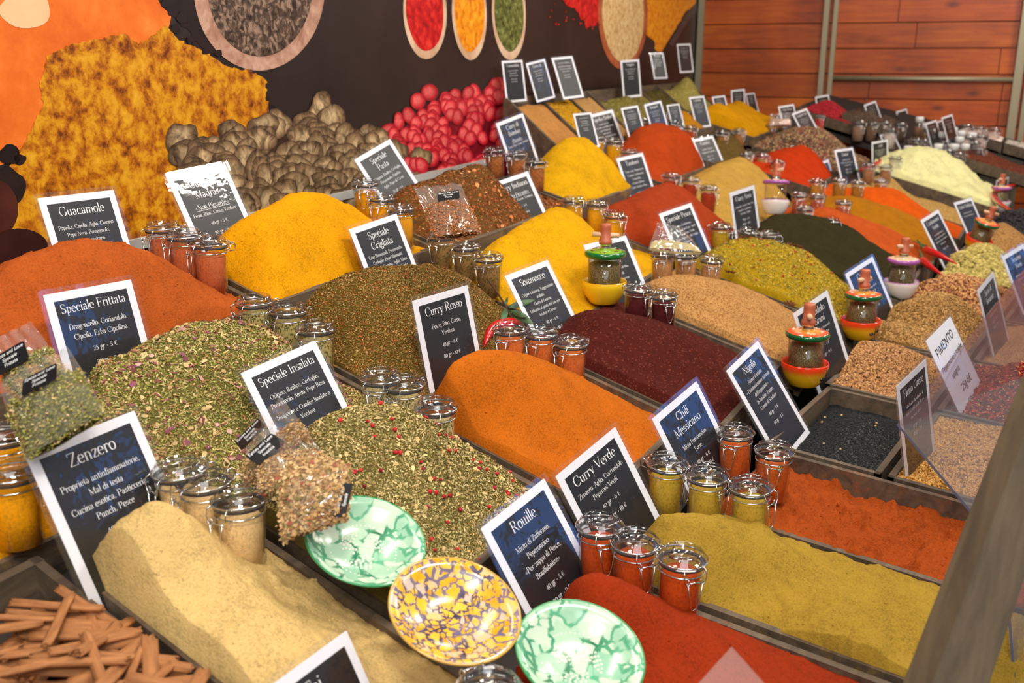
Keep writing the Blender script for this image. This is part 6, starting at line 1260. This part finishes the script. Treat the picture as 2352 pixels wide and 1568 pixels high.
def anise(px, py, label, s=.018):
    p = on(px, py, 3, .078 if py < 600 else .05); p[2] = ground('pesce', p[0], p[1])+.004; e = empty('star_anise', p); e.rotation_euler = (.2, -.2, px); tag(e, label, 'star anise', 'star anise on the fish herbs')
    mb = MB()
    for k in range(8):
        a = k*math.pi/4; d = Vector((math.cos(a), math.sin(a), .25)); t = Vector((-math.sin(a), math.cos(a), 0))
        mb.add([d*s*.1, d*s*.55+t*s*.17, d*s, d*s*.55-t*s*.17, d*s*.55+Vector((0, 0, -s*.3))], [(0, 1, 4), (1, 2, 4), (2, 3, 4), (3, 0, 4)])
    mb.build('seed_carpels', ANM, e, smooth=False); mb = MB(); mb.ball((0, 0, .002), s*.14, 8, 6); mb.build('centre_stub', ANM, e)
for x, y, l in ((1712, 556, 'star anise at the back edge of the yellow herb heap'), (1808, 560, 'large star anise on the crest beside the blackish powder'), (1830, 574, 'star anise on the shoulder beside the blackish powder'), (1845, 566, 'outermost star anise on the shoulder of the yellow herbs'), (1816, 668, 'star anise low on the front slope of the yellow herbs'), (1680, 585, 'star anise below the bag of the fish herb sign')): anise(x, y, l)

# ---------------------------------------------------------------- acrylic guard and its timber strut
def sheet(pts, th, name, label, cat, edge=True):
    c = sum(pts, Vector())/len(pts); n = (pts[1]-pts[0]).cross(pts[2]-pts[0]).normalized(); k = len(pts)
    e = empty(name, c); tag(e, label, cat); P = [p-c for p in pts]; P2 = [p+n*th for p in P]; mb = MB()
    mb.add(P+P2, [tuple(range(k)), tuple(range(2*k-1, k-1, -1))]); mb.build('clear_panel', ACRYL, e, smooth=False)
    mb = MB(); mb.add(P+P2, [(i, i+k, (i+1) % k+k, (i+1) % k) for i in range(k)]); mb.build('polished_edge', plain('acrylic_edge', (84, 92, 116), .25), e, smooth=False)
A1 = Vector(at_fwd(2062, 972, 1.66)); B1 = Vector(at_fwd(2242, 1186, 1.50)); dx = Vector((1.9, .0, .0))
sheet([A1, A1+dx, B1+dx, B1], .004, 'acrylic_guard', 'clear acrylic sneeze guard over the front seed crates', 'guard')
A2 = Vector(at_fwd(2318, 1372, 1.30)); B2 = Vector(at_fwd(2336, 1600, 1.16)); sheet([A2, A2+Vector((.9, 0, 0)), B2+Vector((.9, 0, 0)), B2], .004, 'acrylic_guard', 'lower clear acrylic panel behind the timber strut', 'guard')
STRUT = wood('strut_wood', (58, 48, 36), (104, 88, 66), (5, 40, 5), .6)
p, q = Vector(at_fwd(2378, 1000, 1.02)), Vector(at_fwd(2146, 1640, .84)); e = empty('timber_strut', q); tag(e, 'grey brown timber strut crossing the corner in front of the crates', 'strut')
d = (p-q).normalized(); X = d.cross(Vector(CR[2])).normalized(); Y = d.cross(X); mb = MB(); w = .0240; P = []
for c in (q-q-d*.25, p-q+d*.3): P += [c+X*w+Y*.02, c-X*w+Y*.02, c-X*w-Y*.02, c+X*w-Y*.02]
mb.add(P, [(3,2,1,0),(4,5,6,7),(0,1,5,4),(1,2,6,5),(2,3,7,6),(3,0,4,7)]); mb.build('strut_beam', STRUT, e, smooth=False)
# crate beyond the strut
crate('corner', 4, 1.69, 2.2, .53, .80, 'dark wooden crate of mixed yellow seeds behind the timber strut', YEL)
heap('corner', HS, 'yellow and rust powder mix behind the timber strut', 'spice heap', powder('p_corner', (190, 146, 60), fleck=((206, 110, 40), .8)), [], edge=(-.01, -.01, -.01, -.01), extra=[(.4, .5, .03)])
# the corner of one more laminated sign rises into view at the bottom edge
P = [Vector(at_fwd(x, y, f)) for x, y, f in ((1681, 1484, .90), (1800, 1618, .885), (1700, 1760, .84), (1560, 1618, .86))]; c = P[2].copy()
e = empty('price_sign', c); tag(e, 'clear corner of a laminated sign rising at the bottom edge', 'sign', 'laminated price signs'); n = (P[1]-P[0]).cross(P[3]-P[0]).normalized()
P = [v-c for v in P]; P += [v+n*.0015 for v in P]; mb = MB(); mb.add(P, [(0,1,2,3),(7,6,5,4),(0,4,5,1),(1,5,6,2),(2,6,7,3),(3,7,4,0)]); mb.build('plastic_sleeve', film('sleeve_grey', .15, 1.5, haze=.15, hazecol=(.62, .5, .46)), e, smooth=False)
